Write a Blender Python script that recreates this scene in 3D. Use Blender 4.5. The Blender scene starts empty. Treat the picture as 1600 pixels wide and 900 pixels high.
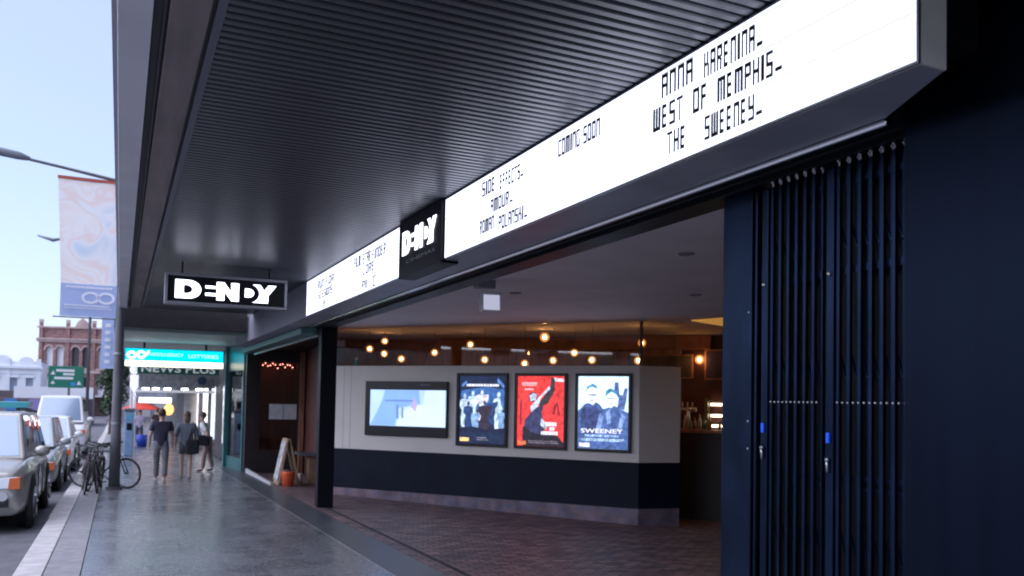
import bpy, bmesh, math, random
from mathutils import Vector, Matrix
random.seed(7)
R = math.radians
scene = bpy.context.scene
COL = scene.collection

# ------------------------------------------------------------------ camera
cam_d = bpy.data.cameras.new('camera'); cam = bpy.data.objects.new('camera', cam_d); COL.objects.link(cam)
yaw, pit, rol = .4383, .0372, .0187
fw = Vector((math.sin(yaw)*math.cos(pit), math.cos(yaw)*math.cos(pit), math.sin(pit)))
r0 = Vector((math.cos(yaw), -math.sin(yaw), 0)); u0 = r0.cross(fw)
rt = r0*math.cos(rol) + u0*math.sin(rol); up = u0*math.cos(rol) - r0*math.sin(rol)
M = Matrix((( rt.x, up.x, -fw.x, 0), (rt.y, up.y, -fw.y, 0), (rt.z, up.z, -fw.z, 1.75), (0, 0, 0, 1)))
cam.matrix_world = M
cam_d.sensor_width = 36; cam_d.lens = 1305.5/1600*36; cam_d.shift_y = .0804
cam_d.clip_start = .05; cam_d.clip_end = 3000
scene.camera = cam
cam_d.dof.use_dof = True; cam_d.dof.focus_distance = 6.5; cam_d.dof.aperture_fstop = 2.2

# ------------------------------------------------------------------ sky, sun, exposure
SUN_EL, SUN_AZ = R(42), R(-85)            # azimuth measured from +Y towards +X
world = bpy.data.worlds.new('World'); scene.world = world; world.use_nodes = True
wn = world.node_tree.nodes; wl = world.node_tree.links
sky = wn.new('ShaderNodeTexSky'); sky.sky_type = 'NISHITA'; sky.sun_disc = False
sky.sun_elevation = SUN_EL; sky.sun_rotation = SUN_AZ
sky.air_density = 1.0; sky.dust_density = 1.0; sky.ozone_density = 2.0
veil = wn.new('ShaderNodeMix'); veil.data_type = 'RGBA'; veil.inputs[0].default_value = .62; veil.inputs[7].default_value = (2.35, 2.55, 2.75, 1)   # thin even cloud
wl.new(sky.outputs[0], veil.inputs[6]); wl.new(veil.outputs[2], wn['Background'].inputs[0]); wn['Background'].inputs[1].default_value = .10
sd = bpy.data.lights.new('sun', 'SUN'); sd.energy = 1.35; sd.angle = R(100); sd.color = (1, .97, .94)
sun = bpy.data.objects.new('sun', sd); COL.objects.link(sun)
sdir = Vector((math.sin(SUN_AZ)*math.cos(SUN_EL), math.cos(SUN_AZ)*math.cos(SUN_EL), math.sin(SUN_EL)))
sun.rotation_euler = (-sdir).to_track_quat('-Z', 'Y').to_euler(); sun.location = (-20, 10, 30)
vs = scene.view_settings; vs.view_transform = 'Standard'; vs.look = 'None'; vs.exposure = 1.6; vs.gamma = 1; vs.use_curve_mapping = False
vs.use_white_balance = True; vs.white_balance_temperature = 5800; vs.white_balance_tint = 20
cy = scene.cycles; cy.use_denoising = True; cy.max_bounces = 8; cy.diffuse_bounces = 4; cy.glossy_bounces = 4
cy.transmission_bounces = 6; cy.transparent_max_bounces = 12; cy.sample_clamp_indirect = 6; cy.caustics_reflective = False; cy.caustics_refractive = False; cy.filter_width = 1.9

# ------------------------------------------------------------------ materials
MATS = {}
def mat(name, col, rough=.5, metal=0, var=0, scale=6, emit=0, bump=0, bscale=40, coat=0, stretch=None, spec=.5):
    if name in MATS: return MATS[name]
    m = bpy.data.materials.new(name); m.use_nodes = True; MATS[name] = m
    n = m.node_tree.nodes; l = m.node_tree.links; b = n['Principled BSDF']
    c = (*col, 1)
    b.inputs['Base Color'].default_value = c; b.inputs['Roughness'].default_value = rough
    b.inputs['Metallic'].default_value = metal; b.inputs['Coat Weight'].default_value = coat
    b.inputs['Specular IOR Level'].default_value = spec
    tc = n.new('ShaderNodeTexCoord')
    if var:
        mp = n.new('ShaderNodeMapping'); l.new(tc.outputs['Object'], mp.inputs[0])
        if stretch: mp.inputs['Scale'].default_value = stretch
        t = n.new('ShaderNodeTexNoise'); t.inputs['Scale'].default_value = scale; t.inputs['Detail'].default_value = 6
        l.new(mp.outputs[0], t.inputs[0])
        r = n.new('ShaderNodeValToRGB'); r.color_ramp.elements[0].position = .3; r.color_ramp.elements[1].position = .7
        r.color_ramp.elements[0].color = (*[x*(1-var) for x in col], 1); r.color_ramp.elements[1].color = (*[min(1, x*(1+var)) for x in col], 1)
        l.new(t.outputs[0], r.inputs[0]); l.new(r.outputs[0], b.inputs['Base Color'])
        mr = n.new('ShaderNodeMapRange'); mr.inputs[3].default_value = max(.03, rough-.12*var-.03); mr.inputs[4].default_value = min(1, rough+.2*var+.03)
        l.new(t.outputs[0], mr.inputs[0]); l.new(mr.outputs[0], b.inputs['Roughness'])
    if bump:
        t2 = n.new('ShaderNodeTexNoise'); t2.inputs['Scale'].default_value = bscale; l.new(tc.outputs['Object'], t2.inputs[0])
        bp = n.new('ShaderNodeBump'); bp.inputs['Strength'].default_value = bump; bp.inputs['Distance'].default_value = .01
        l.new(t2.outputs[0], bp.inputs['Height']); l.new(bp.outputs[0], b.inputs['Normal'])
    if emit:
        b.inputs['Emission Color'].default_value = c; b.inputs['Emission Strength'].default_value = emit
        if var: l.new(r.outputs[0], b.inputs['Emission Color'])
    return m

def brick_mat(name, c1, c2, cm, bw, bh, mortar=.008, rough=.7, axes='xy', rot=0, blotch=None):
    m = bpy.data.materials.new(name); m.use_nodes = True; MATS[name] = m
    n = m.node_tree.nodes; l = m.node_tree.links; b = n['Principled BSDF']
    tc = n.new('ShaderNodeTexCoord'); mp = n.new('ShaderNodeMapping'); l.new(tc.outputs['Object'], mp.inputs[0])
    if axes == 'wall':                      # use length along the wall (xy rotated) and height
        sx = n.new('ShaderNodeSeparateXYZ'); mp.inputs['Rotation'].default_value = (0, 0, rot); l.new(mp.outputs[0], sx.inputs[0])
        cx = n.new('ShaderNodeCombineXYZ'); l.new(sx.outputs[0], cx.inputs[0]); l.new(sx.outputs[2], cx.inputs[1]); src = cx.outputs[0]
    else:
        mp.inputs['Rotation'].default_value = (0, 0, rot); src = mp.outputs[0]
    t = n.new('ShaderNodeTexBrick'); l.new(src, t.inputs[0])
    t.inputs['Color1'].default_value = (*c1, 1); t.inputs['Color2'].default_value = (*c2, 1); t.inputs['Mortar'].default_value = (*cm, 1)
    t.inputs['Scale'].default_value = 1; t.inputs['Brick Width'].default_value = bw; t.inputs['Row Height'].default_value = bh
    t.inputs['Mortar Size'].default_value = mortar; t.inputs['Bias'].default_value = -.1
    no = n.new('ShaderNodeTexNoise'); no.inputs['Scale'].default_value = 3.5; no.inputs['Detail'].default_value = 5; l.new(tc.outputs['Object'], no.inputs[0])
    mx = n.new('ShaderNodeMix'); mx.data_type = 'RGBA'; mx.blend_type = 'MULTIPLY'
    rr = n.new('ShaderNodeValToRGB'); rr.color_ramp.elements[0].color = (.55, .55, .6, 1); rr.color_ramp.elements[1].color = (1.25, 1.2, 1.2, 1)
    rr.color_ramp.elements[0].position = .3; rr.color_ramp.elements[1].position = .7
    l.new(no.outputs[0], rr.inputs[0]); mx.inputs[0].default_value = 1; l.new(t.outputs[0], mx.inputs[6]); l.new(rr.outputs[0], mx.inputs[7])
    l.new(mx.outputs[2], b.inputs['Base Color'])
    bp = n.new('ShaderNodeBump'); bp.inputs['Strength'].default_value = .5; bp.inputs['Distance'].default_value = .006; bp.invert = True
    l.new(t.outputs[1], bp.inputs['Height']); l.new(bp.outputs[0], b.inputs['Normal'])
    b.inputs['Roughness'].default_value = rough
    return m

def terrazzo_mat(name, base, chip, rough, cs=95, patch=.25):
    m = bpy.data.materials.new(name); m.use_nodes = True; MATS[name] = m
    n = m.node_tree.nodes; l = m.node_tree.links; b = n['Principled BSDF']
    tc = n.new('ShaderNodeTexCoord')
    v = n.new('ShaderNodeTexVoronoi'); v.inputs['Scale'].default_value = cs; l.new(tc.outputs['Object'], v.inputs[0])
    sp = n.new('ShaderNodeSeparateColor'); l.new(v.outputs['Color'], sp.inputs[0])
    r = n.new('ShaderNodeValToRGB'); e = r.color_ramp.elements
    e[0].position = .0; e[0].color = (*[x*.55 for x in base], 1); e[1].position = 1; e[1].color = (*chip, 1)
    k = e.new(.35); k.color = (*base, 1); k = e.new(.78); k.color = (*[x*1.25 for x in base], 1)
    l.new(sp.outputs[0], r.inputs[0])
    no = n.new('ShaderNodeTexNoise'); no.inputs['Scale'].default_value = 1.1; no.inputs['Detail'].default_value = 7; no.inputs['Roughness'].default_value = .65
    l.new(tc.outputs['Object'], no.inputs[0])
    r2 = n.new('ShaderNodeValToRGB'); r2.color_ramp.elements[0].position = .3; r2.color_ramp.elements[1].position = .72
    r2.color_ramp.elements[0].color = (1-patch, 1-patch, 1-patch, 1); r2.color_ramp.elements[1].color = (1+patch, 1+patch, 1+patch, 1)
    l.new(no.outputs[0], r2.inputs[0])
    mx = n.new('ShaderNodeMix'); mx.data_type = 'RGBA'; mx.blend_type = 'MULTIPLY'; mx.inputs[0].default_value = 1
    l.new(r.outputs[0], mx.inputs[6]); l.new(r2.outputs[0], mx.inputs[7]); l.new(mx.outputs[2], b.inputs['Base Color'])
    mr = n.new('ShaderNodeMapRange'); mr.inputs[1].default_value = .3; mr.inputs[2].default_value = .7
    mr.inputs[3].default_value = rough*.75; mr.inputs[4].default_value = rough*1.35
    l.new(no.outputs[0], mr.inputs[0]); l.new(mr.outputs[0], b.inputs['Roughness'])
    bk = n.new('ShaderNodeTexBrick'); bk.offset = .5; l.new(tc.outputs['Object'], bk.inputs[0]); bk.inputs['Scale'].default_value = 1; bk.inputs['Brick Width'].default_value = .755; bk.inputs['Row Height'].default_value = 1.2
    bk.inputs['Mortar Size'].default_value = .005; bk.inputs['Color1'].default_value = (1, 1, 1, 1); bk.inputs['Color2'].default_value = (.86, .87, .9, 1); bk.inputs['Mortar'].default_value = (.45, .45, .47, 1)
    m3 = n.new('ShaderNodeMix'); m3.data_type = 'RGBA'; m3.blend_type = 'MULTIPLY'; m3.inputs[0].default_value = 1; l.new(mx.outputs[2], m3.inputs[6]); l.new(bk.outputs[0], m3.inputs[7])
    sp2 = n.new('ShaderNodeTexVoronoi'); sp2.inputs['Scale'].default_value = 2.3; l.new(tc.outputs['Object'], sp2.inputs[0]); r4 = n.new('ShaderNodeValToRGB'); r4.color_ramp.elements[0].position = .03; r4.color_ramp.elements[0].color = (.5, .5, .5, 1); r4.color_ramp.elements[1].position = .045; l.new(sp2.outputs['Distance'], r4.inputs[0])
    m4 = n.new('ShaderNodeMix'); m4.data_type = 'RGBA'; m4.blend_type = 'MULTIPLY'; m4.inputs[0].default_value = 1; l.new(m3.outputs[2], m4.inputs[6]); l.new(r4.outputs[0], m4.inputs[7]); l.new(m4.outputs[2], b.inputs['Base Color'])
    bp = n.new('ShaderNodeBump'); bp.inputs['Strength'].default_value = .12; bp.inputs['Distance'].default_value = .004
    n3 = n.new('ShaderNodeTexNoise'); n3.inputs['Scale'].default_value = 14; l.new(tc.outputs['Object'], n3.inputs[0])
    l.new(n3.outputs[0], bp.inputs['Height']); l.new(bp.outputs[0], b.inputs['Normal'])
    return m

def glass_mat(name, tint=(.9, .93, .95), refl=1.0):
    m = bpy.data.materials.new(name); m.use_nodes = True; MATS[name] = m
    n = m.node_tree.nodes; l = m.node_tree.links; n.clear()
    o = n.new('ShaderNodeOutputMaterial'); mx = n.new('ShaderNodeMixShader'); t = n.new('ShaderNodeBsdfTransparent'); g = n.new('ShaderNodeBsdfGlossy')
    f = n.new('ShaderNodeFresnel'); f.inputs[0].default_value = 1.5
    t.inputs[0].default_value = (*tint, 1); g.inputs[0].default_value = (refl, refl, refl, 1); g.inputs[1].default_value = .02
    l.new(f.outputs[0], mx.inputs[0]); l.new(t.outputs[0], mx.inputs[1]); l.new(g.outputs[0], mx.inputs[2]); l.new(mx.outputs[0], o.inputs[0])
    return m

# ------------------------------------------------------------------ mesh builder
class MB:
    def __init__(s): s.v = []; s.f = []; s.m = []
    def add(s, vs, fs, m=0):
        o = len(s.v); s.v += [tuple(v) for v in vs]; s.f += [[i+o for i in f] for f in fs]; s.m += [m]*len(fs); return s
    def box(s, a, b, m=0):
        x0, y0, z0 = a; x1, y1, z1 = b
        v = [(x0,y0,z0),(x1,y0,z0),(x1,y1,z0),(x0,y1,z0),(x0,y0,z1),(x1,y0,z1),(x1,y1,z1),(x0,y1,z1)]
        return s.add(v, [[0,3,2,1],[4,5,6,7],[0,1,5,4],[1,2,6,5],[2,3,7,6],[3,0,4,7]], m)
    def hexa(s, pts, m=0):
        return s.add(pts, [[0,3,2,1],[4,5,6,7],[0,1,5,4],[1,2,6,5],[2,3,7,6],[3,0,4,7]], m)
    def slab(s, o, r, u, n, w, h, d, m=0):        # box from corner o along r,u,n
        o, r, u, n = Vector(o), Vector(r), Vector(u), Vector(n)
        p = [o, o+r*w, o+r*w+n*d, o+n*d]; p += [q+u*h for q in p]
        return s.hexa(p, m)
    def quad(s, p, m=0): return s.add(p, [[0,1,2,3]], m)
    def prism(s, loop, vec, m=0):
        n = len(loop); vec = Vector(vec); a = [Vector(p) for p in loop]; b = [p+vec for p in a]
        return s.add(a+b, [list(range(n))[::-1], list(range(n, 2*n))]+[[i, (i+1) % n, n+(i+1) % n, n+i] for i in range(n)], m)
    def tube(s, path, rad, n=8, m=0, cap=True):
        path = [Vector(p) for p in path]; k = len(path)
        if not hasattr(rad, '__len__'): rad = [rad]*k
        o = len(s.v); ref = None
        for i, p in enumerate(path):
            t = (path[min(i+1, k-1)]-path[max(i-1, 0)]).normalized()
            if ref is None: ref = Vector((0, 0, 1)) if abs(t.z) < .9 else Vector((1, 0, 0))
            a = (ref-t*ref.dot(t)).normalized(); b = t.cross(a); ref = a
            for j in range(n):
                th = 2*math.pi*j/n; s.v.append(tuple(p+(a*math.cos(th)+b*math.sin(th))*rad[i]))
        for i in range(k-1):
            for j in range(n):
                s.f.append([o+i*n+j, o+i*n+(j+1) % n, o+(i+1)*n+(j+1) % n, o+(i+1)*n+j]); s.m.append(m)
        if cap:
            s.f.append([o+j for j in range(n)][::-1]); s.f.append([o+(k-1)*n+j for j in range(n)]); s.m += [m, m]
        return s
    def torus(s, c, axis, Rr, r, n=28, k=8, m=0):
        c, axis = Vector(c), Vector(axis).normalized(); a = axis.orthogonal().normalized(); b = axis.cross(a); o = len(s.v)
        for i in range(n):
            th = 2*math.pi*i/n; d = a*math.cos(th)+b*math.sin(th)
            for j in range(k):
                ph = 2*math.pi*j/k; s.v.append(tuple(c+d*(Rr+r*math.cos(ph))+axis*r*math.sin(ph)))
        for i in range(n):
            for j in range(k):
                s.f.append([o+i*k+j, o+((i+1) % n)*k+j, o+((i+1) % n)*k+(j+1) % k, o+i*k+(j+1) % k]); s.m.append(m)
        return s
    def ball(s, c, r, n=10, k=7, m=0, sc=(1, 1, 1)):
        c = Vector(c); o = len(s.v); s.v.append(tuple(c+Vector((0, 0, r*sc[2]))))
        for i in range(1, k):
            ph = math.pi*i/k
            for j in range(n):
                th = 2*math.pi*j/n
                s.v.append(tuple(c+Vector((r*sc[0]*math.sin(ph)*math.cos(th), r*sc[1]*math.sin(ph)*math.sin(th), r*sc[2]*math.cos(ph)))))
        s.v.append(tuple(c-Vector((0, 0, r*sc[2])))); e = len(s.v)-1
        for j in range(n):
            s.f.append([o, o+1+j, o+1+(j+1) % n]); s.m.append(m)
            s.f.append([e, o+1+(k-2)*n+(j+1) % n, o+1+(k-2)*n+j]); s.m.append(m)
        for i in range(k-2):
            for j in range(n):
                s.f.append([o+1+i*n+j, o+1+(i+1)*n+j, o+1+(i+1)*n+(j+1) % n, o+1+i*n+(j+1) % n]); s.m.append(m)
        return s
    def build(s, name, mats, parent=None, smooth=False, bevel=0, seg=2):
        me = bpy.data.meshes.new(name); me.from_pydata(s.v, [], s.f); 
        if not isinstance(mats, (list, tuple)): mats = [mats]
        for mm in mats: me.materials.append(mm)
        if len(mats) > 1: me.polygons.foreach_set('material_index', s.m)
        bm = bmesh.new(); bm.from_mesh(me); bmesh.ops.recalc_face_normals(bm, faces=bm.faces); bm.to_mesh(me); bm.free()
        if smooth: me.polygons.foreach_set('use_smooth', [True]*len(me.polygons))
        return link(name, me, parent, bevel, seg)
def link(name, me, parent=None, bevel=0, seg=2):
    o = bpy.data.objects.new(name, me); COL.objects.link(o)
    if parent:
        o.parent = parent; o.matrix_parent_inverse = parent.matrix_world.inverted() if False else Matrix.Translation(-parent.location) if not any(parent.rotation_euler) else Matrix()
    if bevel:
        b = o.modifiers.new('bevel', 'BEVEL'); b.width = bevel; b.segments = seg; b.limit_method = 'ANGLE'; b.harden_normals = False
    return o
def tag(o, label, cat=None, group=None, kind=None):
    if label: o['label'] = label
    if cat: o['category'] = cat
    if group: o['group'] = group
    if kind: o['kind'] = kind
    return o
def empty(name, loc, label, cat, group=None):
    o = bpy.data.objects.new(name, None); COL.objects.link(o); o.location = loc; o.empty_display_size = .1
    return tag(o, label, cat, group)
# parts are modelled in world coordinates under an unrotated Empty (link() subtracts the Empty's location)
def structure(o): o['kind'] = 'structure'; return o

def eval_mesh(o):
    dg = bpy.context.evaluated_depsgraph_get(); dg.update()
    me = bpy.data.meshes.new_from_object(o.evaluated_get(dg)); d = o.data
    bpy.data.objects.remove(o); 
    return me
def bake(me, o, r, u, n):
    o, r, u, n = Vector(o), Vector(r), Vector(u), Vector(n)
    for v in me.vertices:
        x, y, z = v.co; v.co = o+r*x+u*y+n*z
    return me
def text_obj(name, s, o, r, u, w, h, m, parent, depth=.004, bold=0):
    cu = bpy.data.curves.new('lettering_curve', 'FONT'); cu.body = s; cu.size = 1; cu.extrude = .001; cu.offset = bold; cu.resolution_u = 3
    ob = bpy.data.objects.new('lettering_curve', cu); COL.objects.link(ob); me = eval_mesh(ob)
    xs = [v.co.x for v in me.vertices]; ys = [v.co.y for v in me.vertices]
    x0, x1, y0, y1 = min(xs), max(xs), min(ys), max(ys)
    y0 = max(y0, -.02); y1 = max(y1, .5)
    for v in me.vertices:
        v.co = ((v.co.x-x0)/(x1-x0)*w, (v.co.y-y0)/(y1-y0)*h, depth if v.co.z > 0 else .0005)
    r, u = Vector(r), Vector(u); bake(me, o, r, u, r.cross(u)); me.materials.clear(); me.materials.append(m)
    return link(name, me, parent)
def shape_obj(name, loops, o, r, u, m, parent, depth=.004, sc=(1, 1), lift=.0005):
    cu = bpy.data.curves.new('outline_curve', 'CURVE'); cu.dimensions = '2D'; cu.fill_mode = 'BOTH'; cu.extrude = .001
    for lp in loops:
        sp = cu.splines.new('POLY'); sp.points.add(len(lp)-1); sp.use_cyclic_u = True
        for p, (x, y) in zip(sp.points, lp): p.co = (x*sc[0], y*sc[1], 0, 1)
    ob = bpy.data.objects.new('outline_curve', cu); COL.objects.link(ob); me = eval_mesh(ob)
    for v in me.vertices: v.co.z = depth if v.co.z > 0 else lift
    r, u = Vector(r), Vector(u); bake(me, o, r, u, r.cross(u)); me.materials.clear(); me.materials.append(m)
    return link(name, me, parent)
def arc(cx, cy_, rx, ry, a0, a1, n=14):
    return [(cx+rx*math.cos(R(a0+(a1-a0)*i/n)), cy_+ry*math.sin(R(a0+(a1-a0)*i/n))) for i in range(n+1)]
def rect(x0, y0, x1, y1): return [(x0, y0), (x1, y0), (x1, y1), (x0, y1)]
X_, Y_, Z_ = Vector((1, 0, 0)), Vector((0, 1, 0)), Vector((0, 0, 1))

def logo_loops():
    D = [[(0, 0), (.5, 0)]+arc(.62, .5, .6, .5, -90, 90)[1:]+[(0, 1)], [(.4, .27), (.5, .27)]+arc(.52, .5, .29, .23, -90, 90)[1:]+[(.4, .73)]]
    E = [rect(1.42, .62, 1.97, .76), rect(1.42, .22, 1.97, .37)]
    N = [[(1.96, 0), (2.34, 0), (2.34, .5), (2.68, 0), (3.04, 0), (3.04, 1), (2.66, 1), (2.66, .5), (2.32, 1), (1.96, 1)]]
    d = [[(3.34, .27), (3.5, .27)]+arc(3.52, .51, .27, .24, -90, 90)[1:]+[(3.34, .75)]]
    Y = [[(3.70, 0), (4.5, 0), (4.5, .42), (4.9, 1), (4.5, 1), (4.3, .68), (4.1, 1), (3.74, 1)]+arc(3.42, .5, .64, .56, 60, -60, 12)]
    return D, E, N, d, Y
def dendy_logo(o, r, u, h, m, parent, depth=.006, w=None):
    sx = (w/4.9 if w else h)
    D, E, N, d, Y = logo_loops()
    for lp in (D, [E[0]], [E[1]], N, d, Y): shape_obj('logo_letter', lp, o, r, u, m, parent, depth, (sx, h))

# ground heights
G_ = .0151
def gz(y): return -G_*min(max(y, -30), 70)
def fz(x, y): return gz(y) - .05*max(0, min(x, 10)-3.3)
def strip(name, x0, x1, ys, off, m, thick=.3, parent=None):
    b = MB()
    for i in range(len(ys)-1):
        a, c = ys[i], ys[i+1]
        b.hexa([(x0,a,gz(a)+off-thick),(x1,a,gz(a)+off-thick),(x1,c,gz(c)+off-thick),(x0,c,gz(c)+off-thick),
                (x0,a,gz(a)+off),(x1,a,gz(a)+off),(x1,c,gz(c)+off),(x0,c,gz(c)+off)])
    return b.build(name, m, parent)

# ================================================================== GROUND
m_asphalt = mat('asphalt', (.12, .12, .135), .85, var=.25, scale=3, bump=.5, bscale=180)
m_conc = mat('kerb_stone', (.46, .44, .44), .8, var=.18, scale=5, bump=.25, bscale=60)
m_paving = mat('grey_paving', (.24, .235, .25), .65, var=.2, scale=8, bump=.2, bscale=90)
m_terr = terrazzo_mat('terrazzo', (.13, .135, .15), (.42, .42, .45), .26, cs=85, patch=.3)
m_border = mat('dark_border_stone', (.075, .085, .10), .35, var=.25, scale=4, bump=.1, bscale=60)
m_ground = mat('far_ground', (.2, .2, .2), .9, var=.2, scale=.2)
b = MB(); b.box((-900, -300, -2.2), (900, 1500, -1.6)); structure(b.build('ground', m_ground))
YS = [-30, 70, 300]
structure(strip('road', -15, -.98, YS, -.13, m_asphalt))
structure(strip('footpath_far_side', -19, -15.02, YS, 0, m_paving))
b = MB(); y = -6.0; rng = random.Random(3)
while y < 90:
    L = rng.uniform(2.3, 3.4); dx = rng.uniform(-.01, .01); a, c = y+.006, y+L-.006; h = rng.uniform(-.004, .004)
    b.hexa([(-.975+dx,a,gz(a)-.4),(-.672,a,gz(a)-.4),(-.672,c,gz(c)-.4),(-.975+dx,c,gz(c)-.4),
            (-.955+dx,a,gz(a)+h),(-.672,a,gz(a)+h),(-.672,c,gz(c)+h),(-.955+dx,c,gz(c)+h)]); y += L
structure(b.build('kerb', m_conc, bevel=.012))
structure(strip('paving_strip', -.664, -.318, YS, -.004, m_paving))
structure(strip('footpath', -.306, 2.705, YS, 0, m_terr))
structure(strip('footpath_joint', 2.709, 2.727, YS, .001, mat('brass_strip', (.5, .5, .5), .35, .6)))
structure(strip('footpath_border', 2.731, 3.24, YS, 0, m_border))
# foyer floor of brick pavers sloping gently down into the cinema
m_pav = brick_mat('brick_pavers', (.30, .20, .19), (.10, .085, .11), (.03, .028, .034), .24, .115, .012, .5, rot=R(0))
b = MB(); xs = [3.24, 3.3, 10, 16]; ysf = [1.5, 8, 15.2, 26]
for i in range(3):
    for j in range(3):
        p = [(xs[i], ysf[j]), (xs[i+1], ysf[j]), (xs[i+1], ysf[j+1]), (xs[i], ysf[j+1])]
        b.hexa([(x, y, fz(x, y)-.25) for x, y in p]+[(x, y, fz(x, y)-.001) for x, y in p])
structure(b.build('foyer_floor', m_pav))
m_steel = mat('dull_steel', (.35, .36, .38), .4, .9, var=.2, scale=20)
b = MB()
for x in (3.435, 3.475):
    for a, c in ((2.5, 9), (9, 15.1)):
        b.hexa([(x,a,fz(x,a)-.02),(x+.018,a,fz(x,a)-.02),(x+.018,c,fz(x,c)-.02),(x,c,fz(x,c)-.02),(x,a,fz(x,a)+.006),(x+.018,a,fz(x,a)+.006),(x+.018,c,fz(x,c)+.006),(x,c,fz(x,c)+.006)])
g = b.build('gate_floor_track', mat('track_black', (.03, .03, .035), .5, .5)); tag(g, 'dark twin metal track in the brick floor of the cinema entrance', 'floor track')

# ================================================================== CANOPY
m_fascia = mat('pale_grey_paint', (.80, .82, .86), .55, var=.06, scale=2)
m_slat = mat('charcoal_slat', (.042, .045, .060), .33, var=.25, scale=3, stretch=(.12, 9, 1), spec=.7)
m_slatgap = mat('slat_gap', (.012, .012, .016), .7)
m_trim = mat('slate_trim', (.11, .11, .15), .5, var=.1)
m_beam = mat('weathered_purlin', (.25, .21, .21), .65, var=.3, scale=2.2, stretch=(3, .4, 1))
m_groove = mat('gutter_black', (.03, .03, .035), .6)
ZS = 3.64; YC0, YC1 = -1.0, 19.9
cn = empty('street_canopy', (1.3, 8, ZS), 'dark slatted street canopy with pale fascia over the footpath outside the cinema', 'canopy')
b = MB(); b.prism([(.086, YC0, ZS-.03), (-.072, YC0, ZS-.022), (-.068, YC0, ZS+.42), (.086, YC0, ZS+.42)], (0, YC1-YC0, 0)); b.build('fascia', m_fascia, cn, bevel=.004)
b = MB(); b.box((.088, YC0, ZS+.03), (.158, YC1, ZS+.3)); b.build('gutter', m_groove, cn)
b = MB(); b.box((.16, YC0, ZS+.0), (.345, YC1-.0, ZS+.3)); b.box((.160, YC0, ZS-.012), (.175, YC1, ZS-.001)); b.build('edge_beam', m_beam, cn)
b = MB(); b.tube([(.145, YC0, ZS+.012), (.145, YC1, ZS+.012)], .012, 8); b.build('conduit', m_groove, cn)
b = MB(); b.box((.347, YC0, ZS+.025), (.366, YC1, ZS+.25)); b.build('shadow_gap', m_groove, cn)
b = MB(); b.box((.368, YC0, ZS-.01), (.412, YC1, ZS+.22)); b.build('edge_trim', m_trim, cn, bevel=.003)
b = MB(); y = YC0
while y < YC1-.05:
    b.prism([(.416, y+.006, ZS+.03), (.416, y+.010, ZS+.006), (.416, y+.018, ZS), (.416, y+.058, ZS), (.416, y+.066, ZS+.006), (.416, y+.07, ZS+.03)], (2.40, 0, 0)); y += .08
b.build('slat_soffit', m_slat, cn)
b = MB(); b.box((.414, YC0, ZS+.031), (3.1, YC1, ZS+.06)); b.build('soffit_backing', m_slatgap, cn)
b = MB(); b.box((-.12, YC0, ZS+.42), (3.2, YC1+.02, ZS+.5)); b.build('roof_sheet', m_trim, cn)

# ================================================================== CINEMA BUILDING
m_navy = mat('navy_satin_paint', (.0055, .010, .023), .42, .85, var=.16, scale=9, stretch=(1, 1, .08), spec=.3, bump=.03, bscale=7)
m_black = mat('black_paint', (.006, .007, .010), .45, var=.2, scale=4, spec=.2)
m_bulk = mat('mauve_grey_render', (.30, .30, .37), .7, var=.06, scale=2)
m_under = mat('underside_panel', (.38, .39, .46), .42, var=.15, scale=2)
m_ceil = mat('foyer_ceiling_paint', (.84, .82, .83), .75, var=.05, scale=1.5)
m_alum = mat('bright_aluminium', (.75, .77, .8), .28, 1)
m_darkwood = mat('dark_red_wood', (.34, .16, .10), .5, var=.45, scale=3, stretch=(2.2, 2.2, .35))
bd = empty('cinema_building', (3.3, 8, 0), 'dark painted cinema building with an open foyer behind folding gates', 'building')
b = MB(); b.box((3.2, -4, -.6), (3.36, 2.66, ZS+.4)); b.build('entrance_wall', m_navy, bd, bevel=.004)
b = MB(); b.box((2.86, 2.3, 3.25), (3.2, 16, ZS+.03)); b.box((3.362, 2.0, -.6), (3.5, 2.62, 3.3)); b.build('beam_backing', m_black, bd)
b = MB(); b.prism([(2.72, 2.19, 3.0605), (2.85, 2.19, 3.0605), (3.09, 2.67, 3.0605), (3.09, 15.6, 3.0605), (2.72, 15.6, 3.0605)], (0, 0, .0012)); b.build('sign_underside', m_under, bd, bevel=.003)
b = MB(); b.tube([(3.115, 2.68, 3.052), (3.115, 15.6, 3.052)], .022, 14); b.build('silver_edge', mat('polished_steel', (.9, .91, .93), .16, 1), bd, True)
b = MB(); b.box((3.152, 2.67, 3.075), (3.30, 15.6, 3.24)); b.box((3.302, 2.66, 3.03), (3.52, 15.6, 3.24)); b.build('entrance_lintel', m_black, bd, bevel=.004)
b = MB(); b.tube([(3.30, 2.67, 3.095), (3.30, 15.5, 3.095)], .026, 10); b.build('gate_track', mat('track_paint', (.04, .045, .05), .35, .3), bd, smooth=True)
b = MB(); b.box((2.72, 13.72, 3.062), (3.19, 23.0, ZS+.02)); b.build('bulkhead', m_bulk, bd, bevel=.006)
b = MB(); b.box((2.9, -4, ZS+.55), (3.3, 24, 12)); b.build('upper_facade', mat('upper_render', (.3, .28, .27), .8, var=.1), bd)
b = MB(); b.box((3.525, 2, 3.28), (15.5, 24.6, 3.45)); b.build('foyer_ceiling', m_ceil, bd)
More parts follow.
